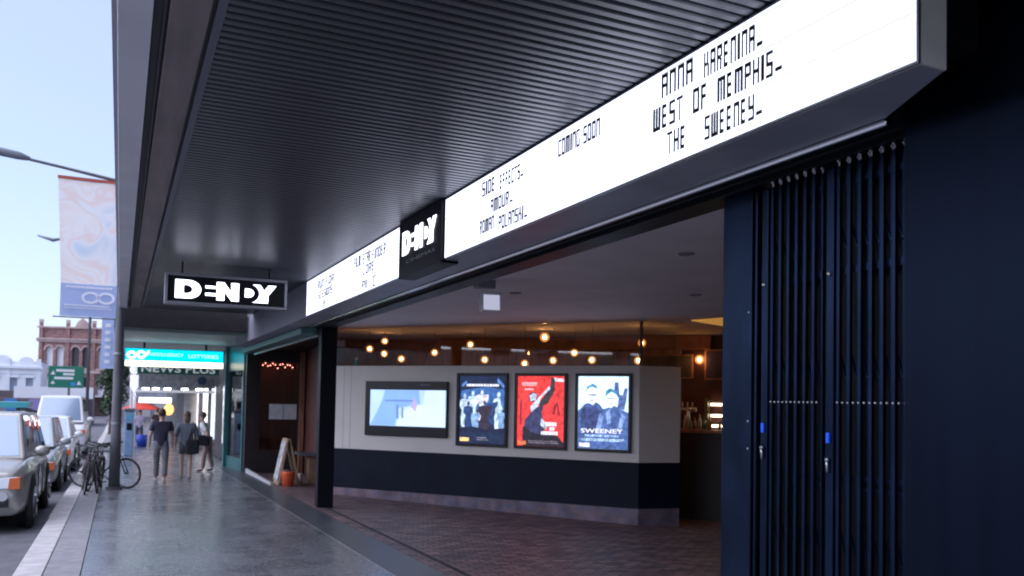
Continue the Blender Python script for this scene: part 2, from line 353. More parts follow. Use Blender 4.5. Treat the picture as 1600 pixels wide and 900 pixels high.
# inner walls
D_ = Vector((math.sin(R(140)), math.cos(R(140)), 0)); N_ = Vector((-math.cos(R(40)), -math.sin(R(40)), 0)); A_ = Vector((4.19, 18.11, 0))
def wp(s, z, off=0): return A_+D_*s+N_*off+Z_*z
b = MB(); b.slab(wp(-2.2, -1.2, -3.4), D_, Z_, -N_, 9.0, 4.5, .15); b.build('bar_back_wall', m_darkwood, bd)
b = MB()
for i in range(18): b.slab(wp(-2.1+i*.48, -1, -3.37), D_, Z_, -N_, .035, 4.28, .028)
b.build('wall_batten', mat('batten_wood', (.30, .13, .08), .5, var=.4, scale=4), bd)
b = MB(); b.slab(wp(6.82, -1.2, -3.396), D_, Z_, -N_, 5.8, 4.47, .1); b.build('dark_bar_wall', mat('dark_red_bar_wall', (.055, .010, .008), .5, var=.4, scale=2), bd)
b = MB(); b.slab(wp(-1.5, 2.96, -3.2), D_, Z_, -N_, 9, .3, .16); b.build('timber_bulkhead', mat('warm_timber', (.26, .11, .06), .5, var=.35, scale=2.5), bd)
b = MB(); b.hexa([(3.7,2.4,-1.2),(14.6,7.2,-1.2),(14.6,7.4,-1.2),(3.7,2.6,-1.2),(3.7,2.4,3.28),(14.6,7.2,3.28),(14.6,7.4,3.28),(3.7,2.6,3.28)])
b.hexa([(14.4,6.9,-1.2),(14.6,6.9,-1.2),(14.6,13.5,-1.2),(14.4,13.5,-1.2),(14.4,6.9,3.28),(14.6,6.9,3.28),(14.6,13.5,3.28),(14.4,13.5,3.28)])
b.build('foyer_side_wall', mat('foyer_dark_paint', (.035, .02, .02), .6, var=.2), bd)
# ceiling downlights
for x, y in ((5.15, 6.88), (5.0, 10.6), (7.2, 9.4)):
    o = MB(); o.torus((x, y, 3.279), (0, 0, 1), .075, .012, 20, 6); o.ball((x, y, 3.282), .06, 12, 5, sc=(1, 1, .12)); dl = o.build('ceiling_downlight', mat('downlight_grey', (.3, .3, .32), .4), None, True)
    tag(dl, ['unlit round downlight in the foyer ceiling nearest the folding gate', 'unlit round downlight in the foyer ceiling above the poster wall middle', 'unlit round downlight in the foyer ceiling deepest toward the bar'][[5.15, 5.0, 7.2].index(x)], 'downlight', 'downlights in the foyer ceiling')

# pillar and left bay
b = MB(); b.box((3.29, 15.2, -.5), (3.58, 15.42, 3.06)); pl = b.build('entrance_pillar', m_black, bevel=.006); tag(pl, 'black square pillar between the open foyer and the bar shopfront', 'pillar')
m_teal = mat('teal_shutter', (.10, .22, .22), .45, var=.2, scale=4)
sb = empty('bar_shopfront', (4, 20, -.3), 'recessed dark timber bar shopfront beside the black pillar', 'shopfront')
b = MB(); b.box((3.0, 15.66, 2.93), (3.3, 23.9, 3.055)); b.build('shutter_box', m_teal, sb, bevel=.01)
b = MB(); b.box((3.32, 15.66, 2.9), (3.36, 23.9, 3.06)); b.build('shutter_guide', m_alum, sb)
m_glass = glass_mat('clear_glass'); m_dglass = glass_mat('smoky_glass', (.55, .5, .48))
b = MB(); b.box((3.2, 24.32, -.6), (3.5, 24.6, 3.6)); b.box((4.62, 24.32, -.6), (4.74, 24.44, 3.1)); b.box((3.5, 24.32, 2.75), (4.62, 24.44, 3.1)); b.box((3.5, 24.32, -.5), (4.62, 24.42, .25)); b.box((3.5, 24.33, .25), (3.58, 24.41, 2.75)); b.build('door_frame', mat('door_frame_dark', (.03, .022, .022), .45, var=.3), sb, bevel=.004)
b = MB(); b.box((3.58, 24.36, .25), (4.62, 24.37, 2.75)); b.build('door_glass', m_dglass, sb)
b = MB(); b.box((3.5, 25.4, -.6), (5.6, 25.5, 3.2)); b.build('inner_timber_wall', m_darkwood, sb)
b = MB(); b.box((4.74, 24.30, -.6), (5.1, 24.45, 3.2)); b.hexa([(4.16,18.25,-.7),(4.22,18.25,-.7),(4.95,24.29,-.7),(4.85,24.29,-.7),(4.16,18.25,3.27),(4.22,18.25,3.27),(4.95,24.29,3.27),(4.85,24.29,3.27)]); b.build('bay_wall', mat('oxblood_wall', (.10, .032, .024), .55, var=.35, scale=2, stretch=(1, 1, .3)), sb)
b = MB(); b.box((4.66, 24.15, -.6), (4.78, 24.29, 3.1)); b.build('timber_post', m_darkwood, sb)
b = MB(); b.box((3.24, 20.1, -.6), (3.3, 24.3, -.255)); b.build('threshold_edge', mat('pale_threshold', (.6, .6, .62), .6), sb)
b = MB(); b.prism([(3.3, 15.8, 3.05), (3.62, 15.8, 3.05), (4.15, 18.2, 3.05), (4.9, 24.6, 3.05), (3.3, 24.6, 3.05)], (0, 0, .04)); b.build('bay_ceiling', m_black, sb)
b = MB(); b.box((3.84, 24.3, 1.12), (4.22, 24.315, 1.55)); b.box((4.24, 24.3, 1.12), (4.60, 24.315, 1.55)); mn = b.build('menu_sheet', mat('paper_white', (.75, .76, .8), .6, var=.12, scale=9)); tag(mn, 'two white menu sheets taped to the bar door glass', 'menu')
m_pink = mat('coral_bulb', (1, .42, .28), emit=5)  # glowing beads put in for lights reflected in the door glass
b = MB(); rng = random.Random(5); pts = []
for i in range(13):
    p = (3.72+i*.07, 24.9, 2.66+.05*math.sin(i*1.9)+rng.uniform(-.03, .03)); pts.append(p); b.ball(p, .018, 6, 5)
b.tube(pts, .004, 5, 1); fl = b.build('reflected_lights', [m_pink, m_black]); tag(fl, 'string of tiny coral bulbs added inside the bar door as reflected lights', 'reflected lights')

# ================================================================== MARQUEE LIGHTBOXES
m_lit = mat('lit_panel', (.93, .96, 1.0), .4, emit=.62)
m_railw = mat('letter_rail', (.82, .84, .88), .35, emit=.26)
m_ink = mat('letter_black', (.012, .012, .014), .5)
m_end = mat('lightbox_side', (.8, .78, .72), .5, var=.12, scale=5)
XF = 2.70; ZB, ZT = 3.062, 3.632
def lightbox(y0, y1, label, name='cinema_marquee'):
    t = empty(name, (XF+.07, y0, ZB), label, 'marquee sign', 'lit letter boards above the cinema entrance')
    b = MB(); b.box((XF+.012, y0, ZB), (XF+.155, y1, ZT)); b.build('housing', m_end, t, bevel=.003)
    b = MB(); b.box((XF, y0, ZB), (XF+.0115, y1, ZB+.012)); b.box((XF, y0, ZT-.012), (XF+.0115, y1, ZT)); b.box((XF, y0, ZB+.0125), (XF+.0115, y0+.012, ZT-.0125)); b.box((XF, y1-.012, ZB+.0125), (XF+.0115, y1, ZT-.0125)); b.build('frame', m_alum, t)
    b = MB(); b.box((XF+.002, y0+.0125, ZB+.0125), (XF+.0115, y1-.0125, ZT-.0125)); b.build('lit_face', m_lit, t)
    for z in (3.265, 3.432, 3.60):
        b = MB(); b.box((XF-.002, y0+.02, z-.005), (XF+.0015, y1-.02, z+.005)); b.build('letter_rail', m_railw, t)
    n = max(1, round((y1-y0)/2.4))
    for k in range(1, n):
        yy = y0+(y1-y0)*k/n; b = MB(); b.box((XF-.001, yy-.003, ZB+.013), (XF+.0015, yy+.003, ZT-.013)); b.build('panel_joint', m_railw, t)
    return t
lb1 = lightbox(2.18, 7.30, 'long white lit letter board nearest the viewer, listing coming soon films')
lb2 = lightbox(8.62, 13.68, 'far white lit letter board left of the black logo panel')
_L, _R, _T, _B, _M, _C = (0,0,.25,1), (.75,0,1,1), (.25,.84,.75,1), (.25,0,.75,.16), (.25,.43,.75,.58), (.41,0,.59,.84)
GLYPH = {'A': [_L,_R,_T,_M], 'N': [_L,_R,_T], 'K': [_L,(.27,.45,.6,.57),(.6,.5,.86,1),(.73,0,1,.5)], 'R': [_L,_T,_M,(.73,.5,1,1),(.6,0,.87,.45)], 'E': [_L,_T,_M,_B], 'I': [(.34,0,.66,1)], 'W': [_L,(.385,.13,.615,1),_R,_B],
  'S': [(0,.45,.27,1),(.27,.87,1,1),_M,(.73,0,1,.57),(0,0,.73,.13)], 'T': [(0,.87,1,1),_C], 'O': [_L,_R,_T,_B], 'F': [_L,_T,_M], 'M': [_L,_R,_T,_C], 'P': [_L,_T,_M,(.73,.45,1,1)], 'H': [_L,_R,_M], 'Y': [(0,.45,.27,1),_R,_M,(0,0,.73,.13)],
  'C': [_L,(.27,.87,1,1),(.27,0,1,.13)], 'G': [_L,(.27,.87,1,1),(.27,0,.73,.13),(.73,0,1,.45)], 'D': [_L,_T,_B,(.73,.06,1,.94)], 'U': [_L,_R,_B], 'L': [_L,(.27,0,1,.13)], '-': [(.05,.10,.95,.25)]}
def mq(t, s, yl, yr, zb, h):
    wd = [1.35 if c in 'MW' else .45 if c == 'I' else 1.1 if c == '-' else 1 for c in s]; unit = (yl-yr)/(sum(wd)+.3*(len(s)-1)); y = yl
    for ch, k in zip(s, wd):
        b = MB(); w = unit*k
        for x0, z0, x1, z1 in ([(.0, 0, 1, 1)] if ch == 'I' else GLYPH[ch]): b.box((XF-.004, y-x1*w, zb+z0*h), (XF-.001, y-x0*w, zb+z1*h))
        b.build('letter', m_ink, t); y -= w+.3*unit
mq(lb1, 'ANNA', 3.845, 3.565, 3.462, .132); mq(lb1, 'KARENINA-', 3.47, 3.03, 3.448, .132)
mq(lb1, 'WEST', 3.925, 3.65, 3.29, .132); mq(lb1, 'OF', 3.56, 3.44, 3.288, .132); mq(lb1, 'MEMPHIS-', 3.36, 2.90, 3.284, .125)
mq(lb1, 'THE', 3.788, 3.62, 3.128, .124); mq(lb1, 'SWEENEY-', 3.46, 3.03, 3.118, .124)
mq(lb1, 'COMING', 5.066, 4.77, 3.446, .118); mq(lb1, 'SOON', 4.72, 4.511, 3.444, .116)
mq(lb1, 'SIDE', 6.41, 6.15, 3.456, .12); mq(lb1, 'EFFECTS-', 6.05, 5.62, 3.442, .115)
mq(lb1, 'AMOUR-', 6.226, 5.80, 3.285, .108)
mq(lb1, 'ROMAN', 6.448, 6.15, 3.146, .11); mq(lb1, 'POLANSKI-', 6.06, 5.54, 3.116, .11)
mq(lb2, 'FILM', 10.66, 10.32, 3.432, .132); mq(lb2, 'STAR', 10.22, 9.86, 3.425, .13); mq(lb2, 'FINDER', 9.78, 9.22, 3.415, .125)
mq(lb2, 'LORE', 10.2, 9.68, 3.287, .115); mq(lb2, 'PI', 10.22, 10.0, 3.10, .115); mq(lb2, 'C', 9.72, 9.6, 3.09, .13)
mq(lb2, 'RUN', 12.82, 12.4, 3.41, .118); mq(lb2, 'FOR', 12.3, 11.77, 3.405, .118); mq(lb2, 'SESSIONS', 12.8, 11.83, 3.25, .115); mq(lb2, 'LIFE', 12.51, 12.17, 3.105, .1)
m_wlogo = mat('white_logo_lit', (.95, .96, 1), .4, emit=1.1)
cp = empty('logo_panel', (XF-.03, 7.32, 3.02), 'black panel with white DENDY lettering between the two lit letter boards', 'sign panel')
b = MB(); b.box((XF-.035, 7.315, 3.035), (XF+.15, 8.605, ZT+.002)); b.build('panel', m_black, cp, bevel=.006)
dendy_logo((XF-.037, 8.46, 3.262), -Y_, Z_, .245, m_wlogo, cp, .006, 1.03)
text_obj('small_lettering', 'CINEMAS', (XF-.037, 8.33, 3.165), -Y_, Z_, .88, .035, mat('dim_grey_letter', (.35, .35, .38), .5), cp, .004)

# hanging blade sign
bs = empty('hanging_sign', (1.37, 12.6, 3.25), 'black hanging sign reading DENDY with grey frame under the canopy', 'sign')
SY = 12.6; x0, x1, z0, z1 = .522, 2.195, 3.035, 3.475
b = MB(); b.box((x0+.04, SY+.01, z0+.04), (x1-.04, SY+.17, z1-.04)); b.build('box', m_black, bs)
b = MB()
for a, c in (((x0, z0), (x1, z0+.038)), ((x0, z1-.038), (x1, z1)), ((x0, z0+.0385), (x0+.038, z1-.0385)), ((x1-.038, z0+.0385), (x1, z1-.0385))): b.box((a[0], SY-.015, a[1]), (c[0], SY+.18, c[1]))
b.build('frame', mat('sign_frame_grey', (.30, .30, .34), .4, .4), bs, bevel=.006)
dendy_logo((x0+.135, SY+.009, z0+.085), X_, Z_, .262, m_wlogo, bs, .006, 1.385)
for x in (.75, 1.95):
    b = MB(); b.tube([(x, SY+.08, z1-.001), (x, SY+.08, ZS+.01)], .012, 8); b.build('hanger_rod', m_black, bs)

# ================================================================== POSTER WALL
m_cream = mat('greige_panel', (.76, .72, .67), .5, var=.05, scale=1.2)
m_lower = mat('navy_dado', (.007, .011, .024), .5, var=.25, scale=2, spec=.15)
m_plinth = brick_mat('plinth_brick', (.23, .165, .19), (.155, .15, .235), (.17, .165, .19), .24, .085, .008, .7, 'wall', R(50))
pw = empty('poster_wall', wp(3.4, -.5), 'angled foyer wall, greige above a navy dado and brick plinth', 'wall')
LW = 6.87
C_ = wp(LW, 0); E_ = Vector((math.sin(R(97)), math.cos(R(97)), 0)); EN = Vector((-math.sin(R(7)), -math.cos(R(7)), 0)).normalized()
def two(name, z0, z1, m, off=0, bevel=.004):
    b = MB(); b.slab(wp(0, z0, off), D_, Z_, -N_, LW, z1-z0, .14+off); b.build(name, m, pw, bevel=bevel)
def ret(name, z0, z1, m, off=0):
    b = MB(); b.slab(C_+EN*off+E_*.004+Z_*z0, E_, Z_, -EN, .84, z1-z0, .12+off); b.build(name, m, pw, bevel=.004)
two('upper_panel', .672, 2.45, m_cream); two('dado', -.163, .668, m_lower, -.004); two('brick_plinth', -1.1, -.167, m_plinth, .003)
ret('return_panel', .672, 2.449, m_cream); ret('return_dado', -.163, .668, m_lower, -.004); ret('return_plinth', -1.1, -.167, m_plinth, .002)
for s in (.30, .48): b = MB(); b.slab(wp(s, .68, .0015), D_, Z_, -N_, .006, 1.76, .0012); b.build('panel_joint', mat('joint_grey', (.16, .155, .15), .7), pw)  # thin dark grey strips as the joints between wall panels
gs = empty('glass_screen', wp(3.4, 2.45), 'frameless clear glass screen above the poster wall, bar lights behind', 'glass screen')
for i in range(3):
    b = MB(); b.slab(wp(.03+i*2.29, 2.452, -.06), D_, Z_, -N_, 2.28, .82, .01); b.build('glass_pane', m_glass, gs)
b = MB(); b.slab(C_+E_*.06-EN*.06+Z_*2.452, E_, Z_, -EN, .74, .82, .01); b.build('glass_pane', m_glass, gs)
b = MB(); b.slab(wp(LW-.02, 2.452, -.03), D_, Z_, -N_, .05, .82, .05); b.build('corner_post', mat('bronze_post', (.10, .07, .05), .4, .4), gs)

# --- screen and posters on the wall
m_frame = mat('poster_frame_black', (.012, .012, .016), .35)
def wslab(name, s0, z0, s1, z1, o0, o1, m, par, bevel=0):
    b = MB(); b.slab(wp(s0, z0, o0), D_, Z_, N_, s1-s0, z1-z0, o1-o0); return b.build(name, m, par, bevel=bevel)
def wshape(name, loops, s0, z0, w, h, off, m, par): return shape_obj(name, loops, wp(s0, z0, off), D_, Z_, m, par, .001, (w, h))
def em(name, c, s): return mat(name, c, .4, emit=s*(.52 if name.startswith('screen') else .72), var=.08 if name.startswith('screen') else .18 if name in ('p3_sky', 'p3_face', 'poster_white') else .5, scale=2 if name.startswith('screen') else 13)
tv = empty('display_screen', wp(1.9, 1, .05), 'wide black framed screen showing a pale blue picture left of the posters', 'screen')
wslab('casing', .90, .985, 2.89, 2.125, .002, .07, m_frame, tv, .012)
wslab('lit_screen', 1.04, 1.195, 2.865, 1.945, .071, .076, em('screen_blue', (.52, .72, .95), .62), tv)
wshape('screen_picture', [[(0, 0), (.35, 0), (.38, .5), (.68, .62), (.66, 1), (.2, 1), (.17, .75), (.1, .4)]], 1.045, 1.2, 1.8, .74, .077, em('screen_mid', (.27, .47, .82), .6), tv)
wshape('screen_picture', [[(.36, 0), (1, 0), (1, 1), (.74, 1), (.72, .6), (.45, .45)]], 1.045, 1.2, 1.8, .74, .0765, em('screen_pale', (.72, .85, 1), .62), tv)
wshape('screen_picture', [rect(.2, .68, .6, .73), rect(.36, .2, .39, .6), rect(.43, .22, .455, .52)], 1.045, 1.2, 1.8, .74, .0785, em('screen_dark', (.2, .33, .6), .45), tv)
wshape('screen_picture', [[(.55, .55), (.6, .82), (.64, .6), (.62, .4)]], 1.045, 1.2, 1.8, .74, .079, em('screen_rose', (.6, .5, .75), .5), tv)
wslab('badge', 2.25, 2.03, 2.5, 2.08, .071, .073, mat('badge_grey', (.12, .12, .14), .5), tv)
def poster(s0, s1, label, art):
    t = empty('film_poster', wp((s0+s1)/2, .85, .04), label, 'poster', 'lit film posters on the foyer wall')
    z0, z1 = .845, 2.303
    b = MB(); f = .055
    for a in ((s0, z0, s1, z0+f), (s0, z1-f, s1, z1), (s0, z0+f, s0+f, z1-f), (s1-f, z0+f, s1, z1-f)): b.slab(wp(a[0], a[1], .002), D_, Z_, N_, a[2]-a[0], a[3]-a[1], .055)
    b.build('frame', m_frame, t, bevel=.006)
    art(t, s0+f+.002, z0+f+.002, s1-s0-2*f-.004, z1-z0-2*f-.004); return t
def head(cx, cy_, r): return arc(cx, cy_, r*1.35, r, 0, 360, 16)[:-1]
def textbars(rng, x0, x1, ys, h):
    L = []
    for y in ys:
        x = x0
        while x < x1-.03:
            w = rng.uniform(.02, .06); L.append(rect(x, y, min(x+w, x1), y+h)); x += w+.012
    return L
def fig(cx, z0, z1, w, arm=0):
    h = z1-z0; hr = h*.075
    body = [(cx-w*.35, z0), (cx-w*.42, z0+h*.3), (cx-w*.3, z0+h*.5), (cx-w*.55, z0+h*.62), (cx-w*.5, z0+h*.8), (cx-w*.12, z0+h*.84), (cx+w*.12, z0+h*.84), (cx+w*(.5+arm), z0+h*(.8+arm*.3)), (cx+w*(.55+arm*.6), z0+h*(.62+arm*.3)), (cx+w*.3, z0+h*.5), (cx+w*.4, z0+h*.3), (cx+w*.36, z0)]
    return [body, [(cx+hr*.9*math.cos(a*math.pi/6), z0+h*.92+hr*math.sin(a*math.pi/6)) for a in range(12)]]
def art1(t, s, z, w, h):
    wslab('print', s, z, s+w, z+h, .004, .02, em('p1_back', (.015, .028, .07), .4), t)
    wshape('picture_shape', [[(.03, .5), (.97, .5), (.98, .8), (.6, .84), (.4, .82), (.04, .78)]], s, z, w, h, .0205, em('p1_sky', (.05, .14, .34), .55), t)
    k = 0
    for cx, a, b_, fw_, col, arm in ((.12, .24, .74, .2, 'w', 0), (.30, .3, .78, .2, 'w', .3), (.5, .34, .79, .2, 'p', .2), (.86, .22, .77, .22, 'w', -.3), (.2, .2, .62, .2, 'n', 0), (.7, .3, .66, .17, 'n', .4), (.36, .2, .5, .18, 'b', 0), (.56, .18, .64, .26, 'd', 0), (.92, .2, .52, .16, 'b', 0)):
        k += 1; wshape('picture_figure', fig(cx, a, b_, fw_, arm), s, z, w, h, .021+.0004*k, {'w': em('p1_white', (.55, .70, .80), .55), 'p': em('p1_pale', (.7, .72, .74), .55), 'n': em('p1_navy', (.03, .07, .18), .45), 'b': em('p1_steel', (.22, .36, .55), .5), 'd': em('p1_dark', (.05, .035, .055), .35)}[col], t)
    wshape('picture_shape', [[(.0, .18), (1, .17), (1, .24), (.6, .21), (.3, .25), (0, .22)]], s, z, w, h, .0252, em('p1_back2', (.012, .02, .05), .4), t)
    wshape('picture_shape', [[(.04, .86), (.14, .93), (.17, .9), (.08, .84)], [(.84, .97), (.98, .86), (.96, .82), (.82, .92)]], s, z, w, h, .0225, em('p1_blue', (.12, .25, .55), .5), t)
    wshape('title_strip', textbars(random.Random(1), .16, .88, [.845], .035), s, z, w, h, .024, em('poster_white', (.85, .85, .85), .6), t)
    wshape('title_strip', textbars(random.Random(2), .4, .65, [.05, .08], .014), s, z, w, h, .0262, em('p1_grey', (.3, .3, .32), .4), t)
    wshape('rating_label', [rect(.03, .03, .23, .085)], s, z, w, h, .0262, em('p1_orange', (.9, .45, .14), .7), t)
def art2(t, s, z, w, h):
    wslab('print', s, z, s+w, z+h, .004, .02, em('p2_red', (.78, .045, .035), .62), t)
    wshape('picture_shape', [[(.12, 0), (1, 0), (1, .05), (.86, .16), (.5, .2), (.3, .26), (.12, .28)]], s, z, w, h, .021, em('p2_black', (.03, .025, .035), .3), t)
    wshape('picture_shape', [[(.15, .28), (.3, .2), (.55, .16), (.62, .3), (.52, .46), (.56, .58), (.44, .56), (.32, .5), (.16, .36)]], s, z, w, h, .0215, em('p2_dress', (.055, .06, .13), .4), t)
    wshape('picture_shape', [[(.5, .56), (.66, .62), (.8, .8), (.8, .96), (.72, 1), (.7, .84), (.54, .68), (.44, .6)]], s, z, w, h, .022, em('p2_arm', (.06, .055, .06), .35), t)
    wshape('picture_shape', [[(.46, .58), (.5, .68), (.7, .82), (.68, .86), (.44, .68), (.36, .6)], [(.3, .48), (.44, .6), (.4, .66), (.28, .56)], [(.5, .3), (.62, .24), (.68, .3), (.52, .4)]], s, z, w, h, .0225, em('p2_skin', (.55, .62, .68), .5), t)
    wshape('picture_shape', [head(.34, .7, .072)], s, z, w, h, .0222, em('p2_black', (.03, .025, .035), .3), t)
    wshape('picture_shape', [[(.28, .64), (.4, .66), (.42, .74), (.34, .76), (.26, .72)]], s, z, w, h, .0228, em('p2_skin', (.55, .62, .68), .5), t)
    wshape('picture_shape', [[(.78, .98), (.8, .93), (1, .92), (.98, .96)]], s, z, w, h, .0228, em('p2_pale', (.85, .8, .8), .6), t)
    wshape('picture_shape', [rect(.06, .3, .09, .66), [(.75, .46), (.8, .44), (.84, .6), (.88, .45), (.92, .44), (.86, .64), (.8, .6)]], s, z, w, h, .0222, em('p2_maroon', (.22, .02, .03), .5), t)
    wshape('title_strip', textbars(random.Random(3), .1, .42, [.86, .89], .02)+textbars(random.Random(4), .16, .36, [.8], .022), s, z, w, h, .024, em('p2_pink', (.9, .55, .5), .6), t)
    wshape('title_strip', textbars(random.Random(5), .62, .84, [.29], .055)+textbars(random.Random(6), .7, .8, [.23], .045)+textbars(random.Random(7), .52, .9, [.165], .05), s, z, w, h, .024, em('poster_white', (.85, .85, .85), .6), t)
    wshape('title_strip', textbars(random.Random(8), .25, .9, [.04, .065], .012), s, z, w, h, .024, em('p2_grey', (.25, .2, .22), .5), t)
    wshape('rating_label', [rect(.02, .015, .2, .07)], s, z, w, h, .024, em('p2_orange', (.6, .16, .05), .6), t)
def art3(t, s, z, w, h):
    wslab('print', s, z, s+w, z+h, .004, .02, em('p3_sky', (.62, .86, .93), .72), t)
    wshape('picture_shape', [[(0, 0), (1, 0), (1, .5), (.82, .56), (.72, .6), (.6, .57), (.5, .55), (.42, .62), (.3, .66), (.14, .62), (.04, .55), (0, .52)]], s, z, w, h, .021, em('p3_blue', (.075, .13, .30), .55), t)
    wshape('picture_shape', [[(.06, .2), (.4, .2), (.44, .5), (.36, .6), (.26, .56), (.12, .58), (.05, .5)]], s, z, w, h, .0215, em('p3_coat', (.05, .07, .17), .5), t)
    wshape('picture_shape', [[(.34, .22), (.46, .24), (.5, .44), (.44, .5)], [(.78, .24), (.86, .26), (.94, .44), (.86, .5)], [(.58, .34), (.66, .36), (.64, .56), (.56, .5)]], s, z, w, h, .0222, em('p3_lilac', (.25, .36, .62), .55), t)
    wshape('picture_shape', [[(.17, .64), (.3, .6), (.37, .66), (.38, .8), (.3, .86), (.18, .84), (.15, .74)], [(.56, .6), (.66, .56), (.74, .62), (.76, .74), (.68, .78), (.57, .76), (.54, .68)]], s, z, w, h, .0224, em('p3_face', (.72, .86, .9), .65), t)
    wshape('picture_shape', [[(.15, .76), (.17, .86), (.28, .9), (.37, .87), (.38, .82), (.28, .86), (.19, .83)], [(.54, .72), (.55, .8), (.63, .84), (.73, .81), (.75, .75), (.66, .79)]], s, z, w, h, .0227, em('p3_hair', (.09, .3, .42), .5), t)
    wshape('picture_shape', [rect(.2, .735, .36, .75), rect(.24, .66, .3, .675), rect(.58, .69, .72, .7), rect(.62, .62, .68, .63)], s, z, w, h, .023, em('p3_coat', (.05, .07, .17), .5), t)
    wshape('picture_shape', [[(.78, .56), (.92, .54), (.96, .7), (.98, .84), (.92, .84), (.88, .74), (.82, .76), (.8, .92), (.72, .92), (.72, .8), (.8, .7)]], s, z, w, h, .0218, em('p3_shadow', (.10, .16, .34), .5), t)
    text_obj('title_lettering', 'SWEENEY', wp(s+.06*w, z+.215*h, .023), D_, Z_, .84*w, .06*h, em('poster_white', (.85, .85, .85), .6), t, .001, .02)
    wshape('title_strip', textbars(random.Random(9), .14, .82, [.165], .028), s, z, w, h, .024, em('p3_text', (.35, .5, .7), .6), t)
    wshape('title_strip', textbars(random.Random(10), .06, .92, [.125, .105], .014), s, z, w, h, .024, em('p3_text2', (.5, .68, .85), .6), t)
    wshape('rating_label', [rect(.03, .02, .24, .075)], s, z, w, h, .024, em('p3_white', (.9, .85, .85), .7), t)
poster(3.09, 4.225, 'lit dark blue film poster with white figures, next to the screen', art1)
poster(4.375, 5.465, 'lit red film poster with a dark figure raising an arm, middle of three', art2)
poster(5.635, 6.73, 'lit pale blue film poster of two men titled SWEENEY', art3)

# box hanging from the ceiling
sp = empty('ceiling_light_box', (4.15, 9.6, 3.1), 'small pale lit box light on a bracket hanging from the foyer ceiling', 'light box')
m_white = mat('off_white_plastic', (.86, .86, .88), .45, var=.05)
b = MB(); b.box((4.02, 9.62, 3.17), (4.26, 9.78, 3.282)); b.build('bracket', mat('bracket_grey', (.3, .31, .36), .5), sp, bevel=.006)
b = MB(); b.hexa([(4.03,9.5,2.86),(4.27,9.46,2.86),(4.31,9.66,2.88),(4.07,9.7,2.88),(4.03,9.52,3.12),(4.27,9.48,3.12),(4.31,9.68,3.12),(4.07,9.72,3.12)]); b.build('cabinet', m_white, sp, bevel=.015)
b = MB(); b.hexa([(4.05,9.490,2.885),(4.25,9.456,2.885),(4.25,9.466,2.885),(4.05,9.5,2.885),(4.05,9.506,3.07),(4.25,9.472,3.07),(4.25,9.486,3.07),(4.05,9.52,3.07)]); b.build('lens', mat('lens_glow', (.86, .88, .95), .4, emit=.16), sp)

# ================================================================== BAR BEHIND THE GLASS
m_bulb = mat('filament_glow', (1, .55, .2), emit=20)
m_amberg = bpy.data.materials.new('amber_globe_glass'); m_amberg.use_nodes = True
_n = m_amberg.node_tree.nodes; _l = m_amberg.node_tree.links; _n.clear(); _o = _n.new('ShaderNodeOutputMaterial'); _m = _n.new('ShaderNodeMixShader'); _t = _n.new('ShaderNodeBsdfTransparent'); _e = _n.new('ShaderNodeEmission')
_t.inputs[0].default_value = (1, .8, .55, 1); _e.inputs[0].default_value = (1, .36, .08, 1); _e.inputs[1].default_value = .55; _m.inputs[0].default_value = .42; _l.new(_t.outputs[0], _m.inputs[1]); _l.new(_e.outputs[0], _m.inputs[2]); _l.new(_m.outputs[0], _o.inputs[0])
m_cord = mat('pendant_cord', (.015, .013, .012), .6); m_cap = mat('brass_cap', (.45, .28, .12), .35, .8)
bulbs = [(5.05,18.32,2.87),(5.51,18.72,3.09),(5.37,18.26,2.77),(5.52,17.46,2.63),(6.29,17.48,2.8),(6.99,17.11,2.99),(6.87,16.01,2.61),(8.03,15.55,3.11),(7.41,15.21,2.52),(7.96,15.02,2.6),(8.41,14.95,2.77),(8.44,14.29,2.6),(9.21,13.69,2.94),(8.99,13.48,2.58),(11.31,14.6,2.73)]
blab = ['leftmost glowing bulb behind the glass above the wall end', 'high glowing bulb in the left cluster behind the glass', 'glowing bulb directly below the high one in the left cluster', 'low glowing bulb at the right of the left cluster',
 'single glowing bulb above the right part of the display screen', 'high glowing bulb above the dark blue poster', 'low glowing bulb above the dark blue poster', 'highest and brightest glowing bulb above the red poster',
 'lowest glowing bulb touching the wall top above the red poster', 'low glowing bulb above the right edge of the red poster', 'glowing bulb just left above the pale blue poster', 'low glowing bulb above the middle of the pale blue poster',
 'high glowing bulb near the glass corner post', 'low glowing bulb below the high one at the glass corner post', 'lone glowing bulb right of the poster wall before the dark red bar']
for (x, y, z), lb in zip(bulbs, blab):
    r = .048 if lb.startswith(('highest', 'lone')) else .038
    t = empty('pendant_bulb', (x, y, z), lb, 'pendant light', 'filament pendant bulbs over the bar')
    b = MB(); b.ball((x, y, z), r*.85, 12, 8, sc=(1, 1, 1.15)); b.build('bulb', m_bulb, t, True)
    b = MB(); b.ball((x, y, z), r*2.1, 16, 10); b.build('amber_globe', m_amberg, t, True)
    b = MB(); b.tube([(x, y, z+r*.95), (x, y, z+r*.95+.06)], [.018, .016], 8); b.build('bulb_holder', m_cap, t)
    b = MB(); b.tube([(x, y, z+r+.05), (x, y, 3.285)], .004, 5); b.build('cord', m_cord, t)
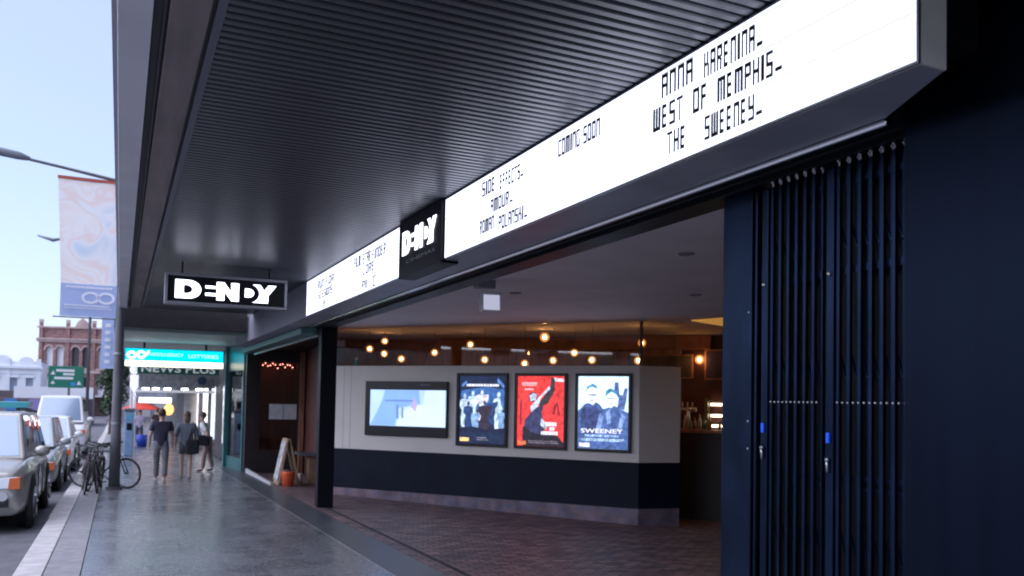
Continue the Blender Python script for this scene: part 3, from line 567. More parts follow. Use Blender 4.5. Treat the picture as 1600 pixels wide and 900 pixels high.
# coloured panels on the bar wall, painted as street reflections in the glass
for s, w, z0, z1, c, lb in ((4.6, .75, 2.3, 2.9, (.13, .085, .03), 'mustard painted reflection on the bar wall behind the red poster'), (5.6, 1.5, 2.32, 2.85, (.10, .085, .085), 'wide pale painted reflection on the bar wall beside the mustard one'),
                        (7.35, .7, 2.3, 2.95, (.045, .03, .10), 'purple painted reflection on the bar wall near the glass corner'), (8.2, .7, 2.32, 2.85, (.12, .09, .09), 'small pale painted reflection right of the purple one')):
    t = empty('painted_reflection', wp(s, z0, -3.3), lb, 'reflection panel', 'painted reflections on the bar wall')
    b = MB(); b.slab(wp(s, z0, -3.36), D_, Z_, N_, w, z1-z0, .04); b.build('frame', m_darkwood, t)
    b = MB(); b.slab(wp(s+.03, z0+.03, -3.319), D_, Z_, N_, w-.06, z1-z0-.06, .004); b.build('print', mat('reflection_tint_%d' % int(s*10), c, .6, var=.5, scale=3.5), t)
# back bar seen right of the poster wall
def bp(s, z, off=0): return wp(s, z, off)
bc = empty('bar_counter', (11.2, 13.2, -.6), 'dark bar counter in the gloom right of the poster wall', 'bar counter')
b = MB(); b.slab(bp(6.9, -.8, -1.9), D_, Z_, -N_, 3.0, 1.99, .5); b.build('counter_front', mat('counter_black', (.015, .012, .012), .5), bc)
b = MB(); b.slab(bp(6.88, 1.195, -1.85), D_, Z_, -N_, 3.05, .055, .6); b.build('counter_top', m_darkwood, bc)
sh = empty('back_bar_shelf', (11.8, 13.6, 1), 'dimly lit shelf cabinet behind the bar, next to the gate stile', 'shelf')
b = MB(); b.slab(wp(7.42, .9, -3.3), D_, Z_, N_, .06, 1.0, .25); b.slab(wp(8.15, .9, -3.3), D_, Z_, N_, .06, 1.0, .25)
for z in (.9, 1.13, 1.36, 1.59, 1.84): b.slab(wp(7.485, z, -3.3), D_, Z_, N_, .66, .03, .25)
b.build('shelf_frame', mat('shelf_olive', (.20, .17, .09), .5), sh)
b = MB()
for z in (1.05, 1.28, 1.5, 1.74): b.slab(wp(7.5, z, -3.29), D_, Z_, N_, .62, .05, .01)
b.build('shelf_lamp', mat('shelf_glow', (1, .8, .45), emit=2.2), sh)
m_bot = mat('bottle_glass', (.5, .5, .48), .12, var=.3, scale=20); rng = random.Random(9)
for i in range(9):
    s = 7.2+i*.1 if i < 6 else 7.52+(i-6)*.2; o = -2.2 if i < 6 else -3.15; z = 1.253 if i < 6 else 1.163
    p = wp(s, z, o); h = rng.uniform(.24, .32); b = MB()
    b.tube([p, p+Z_*(h*.62), p+Z_*(h*.74), p+Z_*h], [.036, .036, .013, .013], 10)
    bt = b.build('bottle', mat('bottle_%d' % (i % 3), [(.55, .55, .55), (.1, .2, .1), (.45, .3, .12)][i % 3], .1), None, True)
    tag(bt, ('bottle standing on the dark bar counter right of the poster wall' if i < 6 else 'bottle on the lit shelf cabinet behind the bar'), 'bottle', 'bottles on the bar counter' if i < 6 else 'bottles on the lit shelf')
tp = empty('beer_tap', wp(7.3, 1.25, -2.0), 'chrome beer tap on the bar counter right of the poster wall', 'beer tap')
p = wp(7.3, 1.252, -2.02); b = MB(); b.tube([p, p+Z_*.42], .035, 10); b.tube([p+Z_*.40-D_*.16, p+Z_*.40+D_*.16], .04, 10); b.build('tap_column', m_alum, tp, True)
b = MB()
for k in (-.1, .0, .1): b.tube([p+Z_*.41+D_*k+N_*.04, p+Z_*.55+D_*k+N_*.06], .014, 8)
b.build('tap_handle', m_white, tp)
gc = MB(); gc.hexa([(9.3,12.25,3.262),(9.6,11.2,3.262),(12.4,11.5,3.262),(12.0,13.4,3.262),(9.3,12.25,3.279),(9.6,11.2,3.279),(12.4,11.5,3.279),(12.0,13.4,3.279)])
o = gc.build('amber_ceiling_panel', mat('amber_glow', (.9, .45, .08), emit=.13)); tag(o, 'glowing amber ceiling panel deep in the bar beside the gate', 'ceiling light')
gb = MB(); gb.tube([wp(.55, 2.452, .02-.1), wp(.55, 2.58, -.08)], [.04, .032], 10); gb.tube([wp(.55, 2.58, -.08), wp(.55, 2.64, -.08)], [.03, .016], 10, 1); o = gb.build('teal_bottle', [mat('teal_plastic', (.03, .35, .33), .35), m_white], None, True)
tag(o, 'small teal spray bottle with white top standing on the poster wall', 'bottle')

# ================================================================== FOLDING GATES
m_gate = mat('gate_navy_metal', (.010, .020, .047), .34, .85, var=.35, scale=5, stretch=(1, 1, .5), spec=.3)
m_rivet = mat('rivet_steel', (.5, .5, .53), .3, .8)
def gate(y_hi, y_lo, n, label, tagz):
    t = empty('folding_gate', (3.36, (y_hi+y_lo)/2, -.1), label, 'gate', 'folding gates stacked at the foyer entrance')
    pitch = (y_hi-y_lo)/(n-1)
    for k in range(n):
        y = y_hi-k*pitch; dx = .028 if k % 2 else 0; x = 3.335+dx
        b = MB(); b.box((x, y-.010, fz(x, y)+.015), (x+.022, y+.010, 3.0))
        for z in (1.775,): b.ball((3.3345, y, z), .0075 if z < 2 else .0045, 6, 5, 1)
        b.build('bar', [m_gate, m_rivet], t, bevel=.003)
        b = MB(); b.tube([(x+.01, y, 2.995), (x+.01, y, 3.06)], .006, 6); b.ball((x, y, 3.035), .010, 6, 5, sc=(.7, .8, 1.7)); b.build('hanger', m_rivet, t, True)
    for z, h in ((2.44, .035), (1.385, .022), (1.335, .016), (2.9, .03), (.12, .05)):
        b = MB(); b.box((3.358, y_lo-.012, z), (3.3625, y_hi+.012, z+h)); b.build('cross_rail', m_gate, t)
    # lattice arms between bars
    b = MB()
    for z0 in (2.62, 1.95, 1.05, .45):
        for k in range(n-1):
            ya, yb = y_hi-k*pitch, y_hi-(k+1)*pitch; s = .06 if k % 2 else -.06
            b.tube([(3.362, ya, z0-s), (3.362, yb, z0+s)], .006, 5)
        b.build('lattice', m_gate, t); b = MB()
    y = y_hi+.045
    b = MB(); b.box((3.325, y-.026, fz(3.3, y)+.01), (3.375, y+.026, 3.0)); b.build('lead_stile', m_gate, t, bevel=.006)
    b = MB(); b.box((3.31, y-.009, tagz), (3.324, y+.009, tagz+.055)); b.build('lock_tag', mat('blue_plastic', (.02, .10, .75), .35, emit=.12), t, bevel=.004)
    b = MB(); b.tube([(3.315, y, tagz-.15), (3.312, y+.003, tagz-.08)], .007, 8); b.tube([(3.318, y, tagz-.085), (3.304, y, tagz-.085)], .011, 8); b.build('key_handle', m_rivet, t, True)
    b = MB(); b.ball((3.322, y, 2.445), .014, 8, 6); b.build('catch', m_rivet, t, True)
gate(3.66, 3.315, 12, 'left folded stack of navy gate bars beside the flat stile', 1.60)
gate(3.175, 2.765, 13, 'right folded stack of navy gate bars against the dark wall', 1.565)
gj = empty('gate_stile', (3.36, 3.95, -.1), 'flat navy steel post panel at the edge of the foyer opening', 'gate post')
b = MB(); b.box((3.34, 3.83, -.35), (3.44, 4.09, 3.03)); b.build('post_panel', m_gate, gj, bevel=.006)
b = MB(); b.tube([(3.35, 3.795, -.08), (3.35, 3.795, 3.0)], .012, 8); b.build('guide_rod', m_gate, gj)
for z in (1.5, 1.66, 2.3): b = MB(); b.ball((3.338, 3.85, z), .008, 6, 5); b.build('bolt', m_rivet, gj, True)
b = MB(); b.box((3.46, 2.64, -.5), (3.5, 3.8, 3.03)); o = b.build('gate_backboard', m_black, bd)

# ================================================================== BAR BAY CLUTTER
def zb(x, y): return fz(x, y)
ab = empty('sandwich_board', (3.5, 20.3, zb(3.5, 20.3)), 'leaning wooden sandwich board with white writing panel on the bar step', 'sandwich board')
zz = zb(3.5, 20.3); m_wood = mat('pale_wood', (.42, .28, .17), .6, var=.3, scale=6)
b = MB(); b.hexa([(3.42,20.1,zz),(3.47,20.1,zz),(3.47,20.75,zz),(3.42,20.75,zz),(3.62,20.1,zz+1.08),(3.66,20.1,zz+1.08),(3.66,20.75,zz+1.08),(3.62,20.75,zz+1.08)]); b.build('front_board', m_wood, ab, bevel=.004)
b = MB(); b.hexa([(3.405,20.16,zz+.1),(3.417,20.16,zz+.1),(3.417,20.69,zz+.1),(3.405,20.69,zz+.1),(3.592,20.16,zz+1.02),(3.602,20.16,zz+1.02),(3.602,20.69,zz+1.02),(3.592,20.69,zz+1.02)]); b.build('writing_panel', mat('chalk_panel', (.5, .5, .5), .6, var=.6, scale=11), ab)
b = MB(); b.hexa([(3.9,20.1,zz),(3.94,20.1,zz),(3.94,20.75,zz),(3.9,20.75,zz),(3.665,20.1,zz+1.08),(3.69,20.1,zz+1.08),(3.69,20.75,zz+1.08),(3.665,20.75,zz+1.08)]); b.build('back_board', m_wood, ab, bevel=.004)
bk = empty('bucket', (3.61, 19.86, zz), 'orange bucket on the step beside the sandwich board', 'bucket')
zz = zb(3.61, 19.86); b = MB(); b.tube([(3.61,19.86,zz), (3.61,19.86,zz+.30), (3.61,19.86,zz+.33)], [.125, .155, .165], 16); b.build('tub', mat('orange_plastic', (.85, .15, .05), .45, var=.1), bk, True)
b = MB(); b.torus((3.61,19.86,zz+.34), (0,.3,1), .165, .007, 20, 6); b.build('handle', m_steel, bk, True)
tb = empty('bar_table', (4.5, 20.6, zz), 'dark topped bar table with pale leg beside the black pillar', 'table')
zz = zb(4.4, 20.6); b = MB(); b.box((3.95, 20.2, zz+.72), (4.42, 21.0, zz+.78)); b.build('tabletop', mat('slate_top', (.12, .14, .17), .35, var=.2), tb, bevel=.008)
for x in (4.3,):
    b = MB(); b.box((x-.09, 20.45, zz), (x+.09, 20.7, zz+.72)); b.build('leg', m_wood, tb, bevel=.005)
b = MB(); b.box((4.02, 20.4, zz), (4.4, 20.46, zz+.05)); b.build('foot_rail', m_wood, tb)
p = Vector((4.08, 20.8, zz)); b = MB(); b.tube([p, p+Z_*.26], [.05, .06], 12); o = b.build('paper_cup_stack', m_white, None, True); tag(o, 'stack of white cups on the floor beside the bar table', 'cups')

# camera dome near the bulkhead end
sc_ = empty('security_camera', (2.6, 22.6, 3.3), 'small security camera on the end of the grey bulkhead', 'camera')
b = MB(); b.box((2.62, 22.6, 3.55), (2.70, 22.7, 3.66)); b.build('mount', m_white, sc_); b = MB(); b.tube([(2.66, 22.5, 3.54), (2.58, 22.25, 3.47)], .05, 10); b.build('camera_body', m_white, sc_, True)

# ================================================================== NEXT SHOP AND ITS AWNING
na = empty('shop_awning', (1.6, 24, 3.3), 'lower green shop awning with dark front beam beyond the cinema canopy', 'awning')
b = MB(); b.box((-.1, 20.6, 3.27), (2.69, 20.85, 3.80)); b.build('front_beam', mat('dark_brown_beam', (.05, .045, .05), .6, var=.2), na, bevel=.01)
m_gs = mat('green_soffit', (.42, .47, .44), .6, var=.15, scale=3)
b = MB(); b.box((-.1, 20.86, 3.30), (3.24, 33, 3.38)); b.build('soffit', m_gs, na)
b = MB(); b.box((-.1, 20.9, 3.2), (3.2, 21.25, 3.298)); b.build('soffit_rib', mat('pale_green_rib', (.42, .52, .48), .6), na)
m_green = mat('deep_green', (.02, .13, .09), .5, var=.15)
b = MB(); b.box((-.16, 20.6, 3.25), (-.105, 33, 3.75)); b.build('side_fascia', m_green, na)
m_cyan = mat('cyan_lit', (.0, .55, .62), emit=.55); m_yel = mat('pale_yellow_lit', (1, .93, .62), emit=1.05); m_lw = mat('lit_white', (.85, 1, 1), emit=1.0)
ls = empty('lottery_sign', (1.5, 27, 2.9), 'lit turquoise and yellow hanging sign under the next awning', 'sign')
b = MB(); b.box((.10, 27, 2.57), (2.86, 27.14, 3.12)); b.build('housing', mat('housing_teal', (.02, .2, .22), .5), ls, bevel=.006)
b = MB(); b.box((.115, 26.99, 2.76), (2.845, 26.999, 3.105)); b.build('turquoise_band', m_cyan, ls)
b = MB(); b.box((.115, 26.99, 2.585), (2.845, 26.999, 2.755)); b.build('yellow_band', m_yel, ls)
shape_obj('swirl_emblem', [arc(.12, .1, .13, .12, 0, 360, 20)[:-1], arc(.12, .1, .065, .06, 0, 360, 20)[:-1], arc(.38, .12, .13, .12, 0, 360, 20)[:-1], arc(.38, .12, .065, .06, 0, 360, 20)[:-1], [(.5, .06), (.62, .24), (.56, .25), (.44, .02)]], (.16, 26.988, 2.81), X_, Z_, m_lw, ls, .004)
text_obj('small_lettering', 'NEWSAGENCY', (.75, 26.988, 2.9), X_, Z_, .95, .10, mat('lit_cyan_pale', (.35, .95, 1), emit=.9), ls, .004)
text_obj('small_lettering', 'LOTTERIES', (1.85, 26.988, 2.88), X_, Z_, .85, .11, mat('lit_cyan_pale', (.35, .95, 1), emit=.9), ls, .004)
for x in (.62, 2.35): b = MB(); b.tube([(x, 27.07, 3.12), (x, 27.07, 3.31)], .03, 8); b.build('hanger_rod', m_black, ls)
np_ = empty('news_sign', (1.7, 30, 2.55), 'dark green hanging sign with white NEWS PLUS lettering', 'sign')
b = MB(); b.box((.5, 30, 2.44), (3.05, 30.12, 2.84)); b.build('board', m_green, np_, bevel=.006)
text_obj('news_lettering', 'NEWS PLUS', (.62, 29.998, 2.50), X_, Z_, 2.3, .24, mat('cream_letter', (.62, .66, .62), .5, emit=.12), np_, .006, .02)
for x in (.8, 2.75): b = MB(); b.tube([(x, 30.06, 2.84), (x, 30.06, 3.31)], .02, 8); b.build('hanger_rod', m_black, np_)
# teal corner pillar with glass
tc_ = empty('teal_shopfront', (3.1, 25.5, -.4), 'teal painted shop corner with narrow display window', 'shopfront')
m_tealp = mat('teal_gloss_paint', (.03, .14, .15), .3, var=.2, scale=2)
b = MB(); b.box((2.92, 26.9, -.6), (3.06, 27.2, 3.27)); b.box((3.16, 24.62, -.6), (3.3, 24.86, 3.27)); b.build('corner_post', m_tealp, tc_, bevel=.006)
b = MB(); b.prism([(3.0, 26.9, -.6), (3.2, 24.87, -.6), (3.3, 24.87, -.6), (3.1, 26.9, -.6)], (0, 0, .55)); b.build('stall_riser', m_tealp, tc_)
b = MB(); b.prism([(3.0, 26.9, 2.5), (3.2, 24.87, 2.5), (3.3, 24.87, 2.5), (3.1, 26.9, 2.5)], (0, 0, .77)); b.build('fascia_panel', m_tealp, tc_)
b = MB(); b.prism([(3.03, 26.9, -.05), (3.23, 24.87, -.05), (3.235, 24.87, -.05), (3.035, 26.9, -.05)], (0, 0, 2.55)); b.build('display_glass', m_glass, tc_)
b = MB(); b.prism([(3.3, 26.9, -.05), (3.45, 24.9, -.05), (3.5, 24.9, -.05), (3.35, 26.9, -.05)], (0, 0, 2.55)); b.build('display_back', mat('display_print', (.30, .36, .38), .5, var=.8, scale=2.4), tc_)
b = MB(); b.box((3.2, 25.6, -.02), (3.3, 26.2, .65)); b.build('lit_display', mat('warm_lit_display', (1, .82, .6), emit=.9), tc_)
# shops further on
nx = empty('shop_row', (4, 45, 0), 'row of shops running on past the news sign on the right', 'building')
b = MB(); b.box((3.3, 27.2, -1.5), (8, 70, 3.3)); b.build('shop_wall', mat('shop_dark', (.05, .05, .05), .5, var=.4, scale=1.2), nx)
b = MB(); b.box((2.95, 24.7, 3.39), (8, 70, 12)); b.build('upper_wall', mat('upper_brick_plain', (.28, .22, .2), .8, var=.15), nx)
for y, w, c, e in ((29, 1.6, (1, .85, .65), .5), (33.5, 1.2, (.6, .8, 1), .35), (36.5, 1.8, (1, .8, .55), .6), (41, 1.5, (.95, .9, .8), .45), (45, 2, (1, .6, .35), .4)):
    b = MB(); b.box((3.27, y, .1), (3.298, y+w, 2.1)); b.build('shop_window', mat('shop_window_%d' % int(y), c, .2, emit=e*1.6, var=.6, scale=2.2), nx)
fa = empty('far_awning', (1.6, 36, 2.6), 'far footpath awning with grey fascia sign and white lit edge', 'awning')
b = MB(); b.box((.5, 33.3, 2.03), (3.25, 33.42, 2.55)); b.build('fascia_sign', mat('fascia_grey', (.30, .31, .33), .5, var=.35, scale=6), fa)
b = MB(); b.tube([(2.78, 33.28, 2.3), (2.78, 33.30, 2.3)], .16, 18); b.build('round_emblem', mat('emblem_blue', (.03, .07, .14), .5), fa)
b = MB(); b.box((.4, 33.5, 2.6), (3.25, 58, 2.7)); b.build('awning_roof', mat('awning_underside', (.18, .18, .18), .6), fa)
b = MB(); b.box((.5, 33.3, 1.84), (3.25, 33.5, 1.93)); b.build('edge_trim', mat('cream_edge', (.7, .7, .66), .5, emit=.15), fa)
m_tube = mat('fluoro_white', (1, .97, .92), emit=5)
for x in (.75, 1.1, 1.5, 2.1, 2.6): b = MB(); b.box((x, 33.6, 1.95), (x+.22, 33.7, 2.0)); b.build('lamp_tube', m_tube, fa)
for x, y in ((.5, 34), (.5, 44)): b = MB(); b.tube([(x, y, -.9), (x, y, 2.6)], .05, 8); b.build('post', m_white, fa)
b = MB(); b.tube([(2.75, 38, -.9), (2.75, 38, 2.58)], .26, 14); o = b.build('stone_column', mat('grey_stone', (.27, .26, .27), .8, var=.2), None, True); tag(o, 'thick grey stone column under the far awning', 'column')
lamp = empty('round_shop_lamp', (.42, 30.5, 2.3), 'white globe sign lamp hanging over a lantern shaped sign', 'sign')
b = MB(); b.ball((.42, 30.5, 2.56), .14, 14, 9); b.build('globe', mat('globe_white', (.85, .86, .88), .4, emit=.25), lamp, True)
b = MB(); b.prism([(.3, 30.5, 2.40), (.56, 30.5, 2.40), (.56, 30.5, 2.0), (.43, 30.5, 1.78), (.3, 30.5, 2.0)], (0, .1, 0)); b.build('shield_board', mat('globe_white', (.85, .86, .88), .4), lamp, bevel=.01)
b = MB(); b.tube([(.42, 30.5, 2.7), (.42, 30.5, 3.31)], .015, 6); b.build('hanger_rod', m_black, lamp)
st = empty('market_umbrella', (1.1, 47, -.7), 'red cafe umbrella with lit white sign above it far along the footpath', 'umbrella')
b = MB(); c = Vector((1.05, 47, 1.45)); ring = [c+Vector((1.0*math.cos(a*math.pi/4), 1.0*math.sin(a*math.pi/4), -.45)) for a in range(8)]
b.add([c]+ring, [[0, 1+i, 1+(i+1) % 8] for i in range(8)]); cn_ = b.build('canopy', mat('umbrella_red', (.55, .06, .04), .7), st); cn_.modifiers.new('thick', 'SOLIDIFY').thickness = .02
b = MB(); b.tube([(1.05, 47, -.75), (1.05, 47, 1.43)], .025, 8); b.build('pole', m_wood, st)
b = MB(); b.box((.9, 46, 1.35), (2.4, 46.1, 1.6)); o = b.build('lit_shop_sign', mat('fluoro_sign', (1, .95, .9), emit=1.4)); tag(o, 'small lit white sign above the red umbrella', 'sign')
b = MB(); b.ball((2.2, 44, 1.05), .22, 12, 8, sc=(1, 1, 1.3)); o = b.build('orange_lantern', mat('lantern_orange', (1, .38, .1), emit=.9), None, True); tag(o, 'glowing orange lantern far along the footpath', 'lantern')

# ================================================================== POLE, BANNERS, SIGNS
m_pole = mat('grey_pole_paint', (.13, .13, .145), .5, var=.25, scale=5, stretch=(1, 1, .3))
gp = gz(19.95); po = empty('street_pole', (-.045, 19.95, gp), 'thick grey street light pole with bicycles locked around its base', 'lamp post')
b = MB(); b.tube([(-.045,19.95,gp),(-.045,19.95,gp+1.2),(-.045,19.95,gp+1.25),(-.045,19.95,3.2),(-.05,19.95,6.9)], [.115,.105,.10,.09,.06], 14); b.build('shaft', m_pole, po, True)
b = MB(); b.tube([(-.045,19.95,gp),(-.045,19.95,gp+.06)], .17, 14); b.build('base_collar', m_pole, po)
for z in (1.1, 2.6): b = MB(); b.tube([(-.045,19.95,z),(-.045,19.95,z+.05)], .108, 14); b.build('clamp_band', m_steel, po)
b = MB(); b.tube([(-.05,19.95,6.35),(-1.2,19.95,6.52),(-2.0,19.95,6.63)], [.04,.032,.03], 8); b.build('lamp_arm', m_pole, po)
b = MB(); b.tube([(-1.85,19.95,6.62),(-2.05,19.95,6.66),(-2.7,19.95,6.74),(-2.85,19.95,6.75)], [.04,.085,.095,.04], 10); b.build('lamp_head', mat('lamp_head_grey', (.2, .22, .26), .5), po, True)
for z in (6.33, 3.36): b = MB(); b.tube([(-.05,19.95,z),(-1.33,19.95,z+.0)], .014, 6); b.build('banner_arm', m_pole, po)
ban = empty('street_banner', (-.7, 19.93, 3.4), 'tall pale pink and white street banner with blue foot hanging from the pole', 'banner')
def wavy(x0, x1, z0, z1, y, nx=10, nz=14, amp=.02, tap=0):
    b = MB(); V = []
    for j in range(nz+1):
        for i in range(nx+1):
            u, v = i/nx, j/nz; V.append((x0+(x1-x0)*u+tap*(1-v)*(1-u), y+amp*math.sin(u*7+v*5)+amp*.6*math.sin(v*11), z0+(z1-z0)*v))
    b.add(V, [[j*(nx+1)+i, j*(nx+1)+i+1, (j+1)*(nx+1)+i+1, (j+1)*(nx+1)+i] for j in range(nz) for i in range(nx)]); return b
def banner_mat():
    m = bpy.data.materials.new('banner_print'); m.use_nodes = True; n = m.node_tree.nodes; l = m.node_tree.links; bs_ = n['Principled BSDF']
    tc = n.new('ShaderNodeTexCoord'); no = n.new('ShaderNodeTexNoise'); no.inputs['Scale'].default_value = 1.0; no.inputs['Detail'].default_value = 2; no.inputs['Distortion'].default_value = 1.2
    l.new(tc.outputs['Object'], no.inputs[0]); r = n.new('ShaderNodeValToRGB'); e = r.color_ramp.elements
    e[0].position = .2; e[0].color = (.62, .72, .85, 1); e[1].position = .8; e[1].color = (.9, .9, .92, 1)
    for p_, c_ in ((.4, (.9, .9, .92)), (.46, (.90, .76, .72)), (.5, (.93, .91, .91)), (.56, (.92, .82, .78)), (.6, (.93, .9, .91)), (.67, (.91, .78, .73)), (.72, (.93, .9, .9))):
        k = e.new(p_); k.color = (*c_, 1)
    l.new(no.outputs[0], r.inputs[0]); l.new(r.outputs[0], bs_.inputs['Base Color']); bs_.inputs['Roughness'].default_value = .7
    tr = n.new('ShaderNodeBsdfTranslucent'); l.new(r.outputs[0], tr.inputs[0]); mx = n.new('ShaderNodeMixShader'); mx.inputs[0].default_value = .45
    l.new(bs_.outputs[0], mx.inputs[1]); l.new(tr.outputs[0], mx.inputs[2]); l.new(mx.outputs[0], n['Material Output'].inputs[0]); return m
wavy(-1.32, -.12, 4.08, 6.28, 19.93, tap=.12).build('art_panel', banner_mat(), ban, True)
def cloth(name, c):
    m = mat(name, c, .7, var=.12, scale=3); n = m.node_tree.nodes; l = m.node_tree.links
    tr = n.new('ShaderNodeBsdfTranslucent'); tr.inputs[0].default_value = (*c, 1); mx = n.new('ShaderNodeMixShader'); mx.inputs[0].default_value = .4
    l.new(n['Principled BSDF'].outputs[0], mx.inputs[1]); l.new(tr.outputs[0], mx.inputs[2]); l.new(mx.outputs[0], n['Material Output'].inputs[0]); return m
m_bblue = cloth('banner_blue', (.42, .50, .76))
wavy(-1.20, -.12, 3.38, 4.075, 19.93, nz=6, amp=.012).build('blue_foot', m_bblue, ban, True)
b = MB(); b.box((-1.33, 19.91, 6.285), (-.12, 19.95, 6.35)); b.build('top_hem', mat('hem_red', (.45, .10, .07), .7), ban)
m_bwhite = mat('banner_white_ink', (.8, .8, .86), .7)
shape_obj('loop_emblem', [arc(.17, .13, .17, .13, 0, 360, 24)[:-1], arc(.17, .13, .12, .085, 0, 360, 24)[:-1], arc(.47, .13, .17, .13, 0, 360, 24)[:-1], arc(.47, .13, .12, .085, 0, 360, 24)[:-1]], (-.80, 19.895, 3.66), X_, Z_, m_bwhite, ban, .003)
for zz_, x_, w_, h_ in ((3.98, -1.1, .9, .045), (3.6, -1.12, .85, .03), (3.55, -1.12, .9, .02)):
    shape_obj('small_writing', [[(p_[0], p_[1]) for p_ in lp] for lp in textbars(random.Random(int(zz_*100)), 0, w_, [0], h_)], (x_, 19.895, zz_), X_, Z_, m_bwhite, ban, .003)
p2 = empty('banner_post', (-.2, 32, gz(32)), 'slim grey post behind the thick pole carrying a small blue banner', 'post')
b = MB(); b.tube([(-.16,32,gz(32)),(-.16,32,4.5)], .05, 10); b.build('shaft', m_pole, p2)
sb2 = wavy(-.63, -.22, 2.62, 4.4, 32, 5, 10, .012).build('blue_banner', m_bblue, None, True); tag(sb2, 'narrow blue street banner below the large pink banner', 'banner')
b = MB(); rr_ = random.Random(4)
for k in range(6): b.box((-.52, 31.955, 2.8+k*.25), (-.34+rr_.uniform(-.03, .03), 31.975, 2.92+k*.25))
b.build('white_writing', m_bwhite, sb2)
fl2 = empty('far_street_lamp', (-4.2, 45, -1), 'distant street lamp head on a curved arm against the sky', 'lamp post')
b = MB(); b.tube([(-1.4,45,gz(45)),(-1.4,45,8.2),(-2.1,45,9.0),(-2.75,45,9.1)], [.08,.06,.05,.04], 8); b.build('shaft', m_pole, fl2, True)
b = MB(); b.tube([(-2.7,45,9.1),(-3.1,45,9.0),(-3.75,45,9.16)], [.05,.09,.04], 8); b.build('lamp_head', mat('lamp_head_grey', (.2, .22, .26), .5), fl2, True)
ds = empty('direction_sign', (-2.3, 45, gz(45)), 'green road direction sign with white arrows on two posts beyond the cars', 'road sign')
m_sgreen = mat('road_sign_green', (.015, .19, .12), .45); m_sw = mat('sign_white_film', (.8, .82, .82), .5)
b = MB(); b.box((-3.08, 45, 2.0), (-1.58, 45.06, 3.03)); b.build('sign_board', m_sgreen, ds, bevel=.02)
shape_obj('sign_writing', [rect(.32, .76, 1.1, .88), rect(.25, .40, 1.05, .52), rect(.62, .6, 1.1, .7)]+textbars(random.Random(12), .6, 1.15, [.63], .06)[:0], (-3.08, 44.998, 2.0), X_, Z_, m_sw, ds, .004)
shape_obj('sign_arrow', [[(.1, .62), (.2, .82), (.3, .62)], [(1.2, .15), (1.3, .36), (1.4, .15)], [(.1, .18), (.2, .34), (.3, .18)]], (-3.08, 44.998, 2.0), X_, Z_, m_sw, ds, .004)
shape_obj('route_patch', [rect(.95, .1, 1.15, .26)], (-3.08, 44.998, 2.0), X_, Z_, mat('patch_blue', (.05, .3, .7), .5), ds, .004)
for x in (-2.2,): b = MB(); b.tube([(x,45.1,gz(45)-.2),(x,45.1,2.9)], .05, 8); b.build('post', m_pole, ds)
pm = empty('parking_meter', (.36, 33.9, gz(33.9)), 'pale blue parking ticket machine on the footpath behind the pole', 'parking machine')
zz = gz(33.9); b = MB(); b.box((.2, 33.8, zz), (.52, 34.1, zz+1.62)); b.build('cabinet', mat('meter_blue', (.22, .34, .52), .45, var=.1), pm, bevel=.03)
b = MB(); b.box((.18, 33.78, zz+1.622), (.54, 34.12, zz+1.75)); b.build('hood', mat('hood_grey', (.12, .13, .15), .5), pm, bevel=.03)
b = MB(); b.tube([(.36, 33.79, zz+1.42), (.36, 33.795, zz+1.42)], .08, 14); b.build('round_badge', mat('badge_cyan', (.1, .45, .6), .4), pm)
b = MB(); b.box((.27, 33.785, zz+.95), (.45, 33.797, zz+1.2)); b.build('screen', m_black, pm)
b = MB(); b.tube([(.98, 41.5, gz(41.5)), (.98, 41.5, gz(41.5)+.55)], [.2, .24], 12); o = b.build('blue_bin', mat('bin_blue', (.02, .07, .5), .5), None, True); tag(o, 'blue bin on the footpath beyond the parking machine', 'bin')

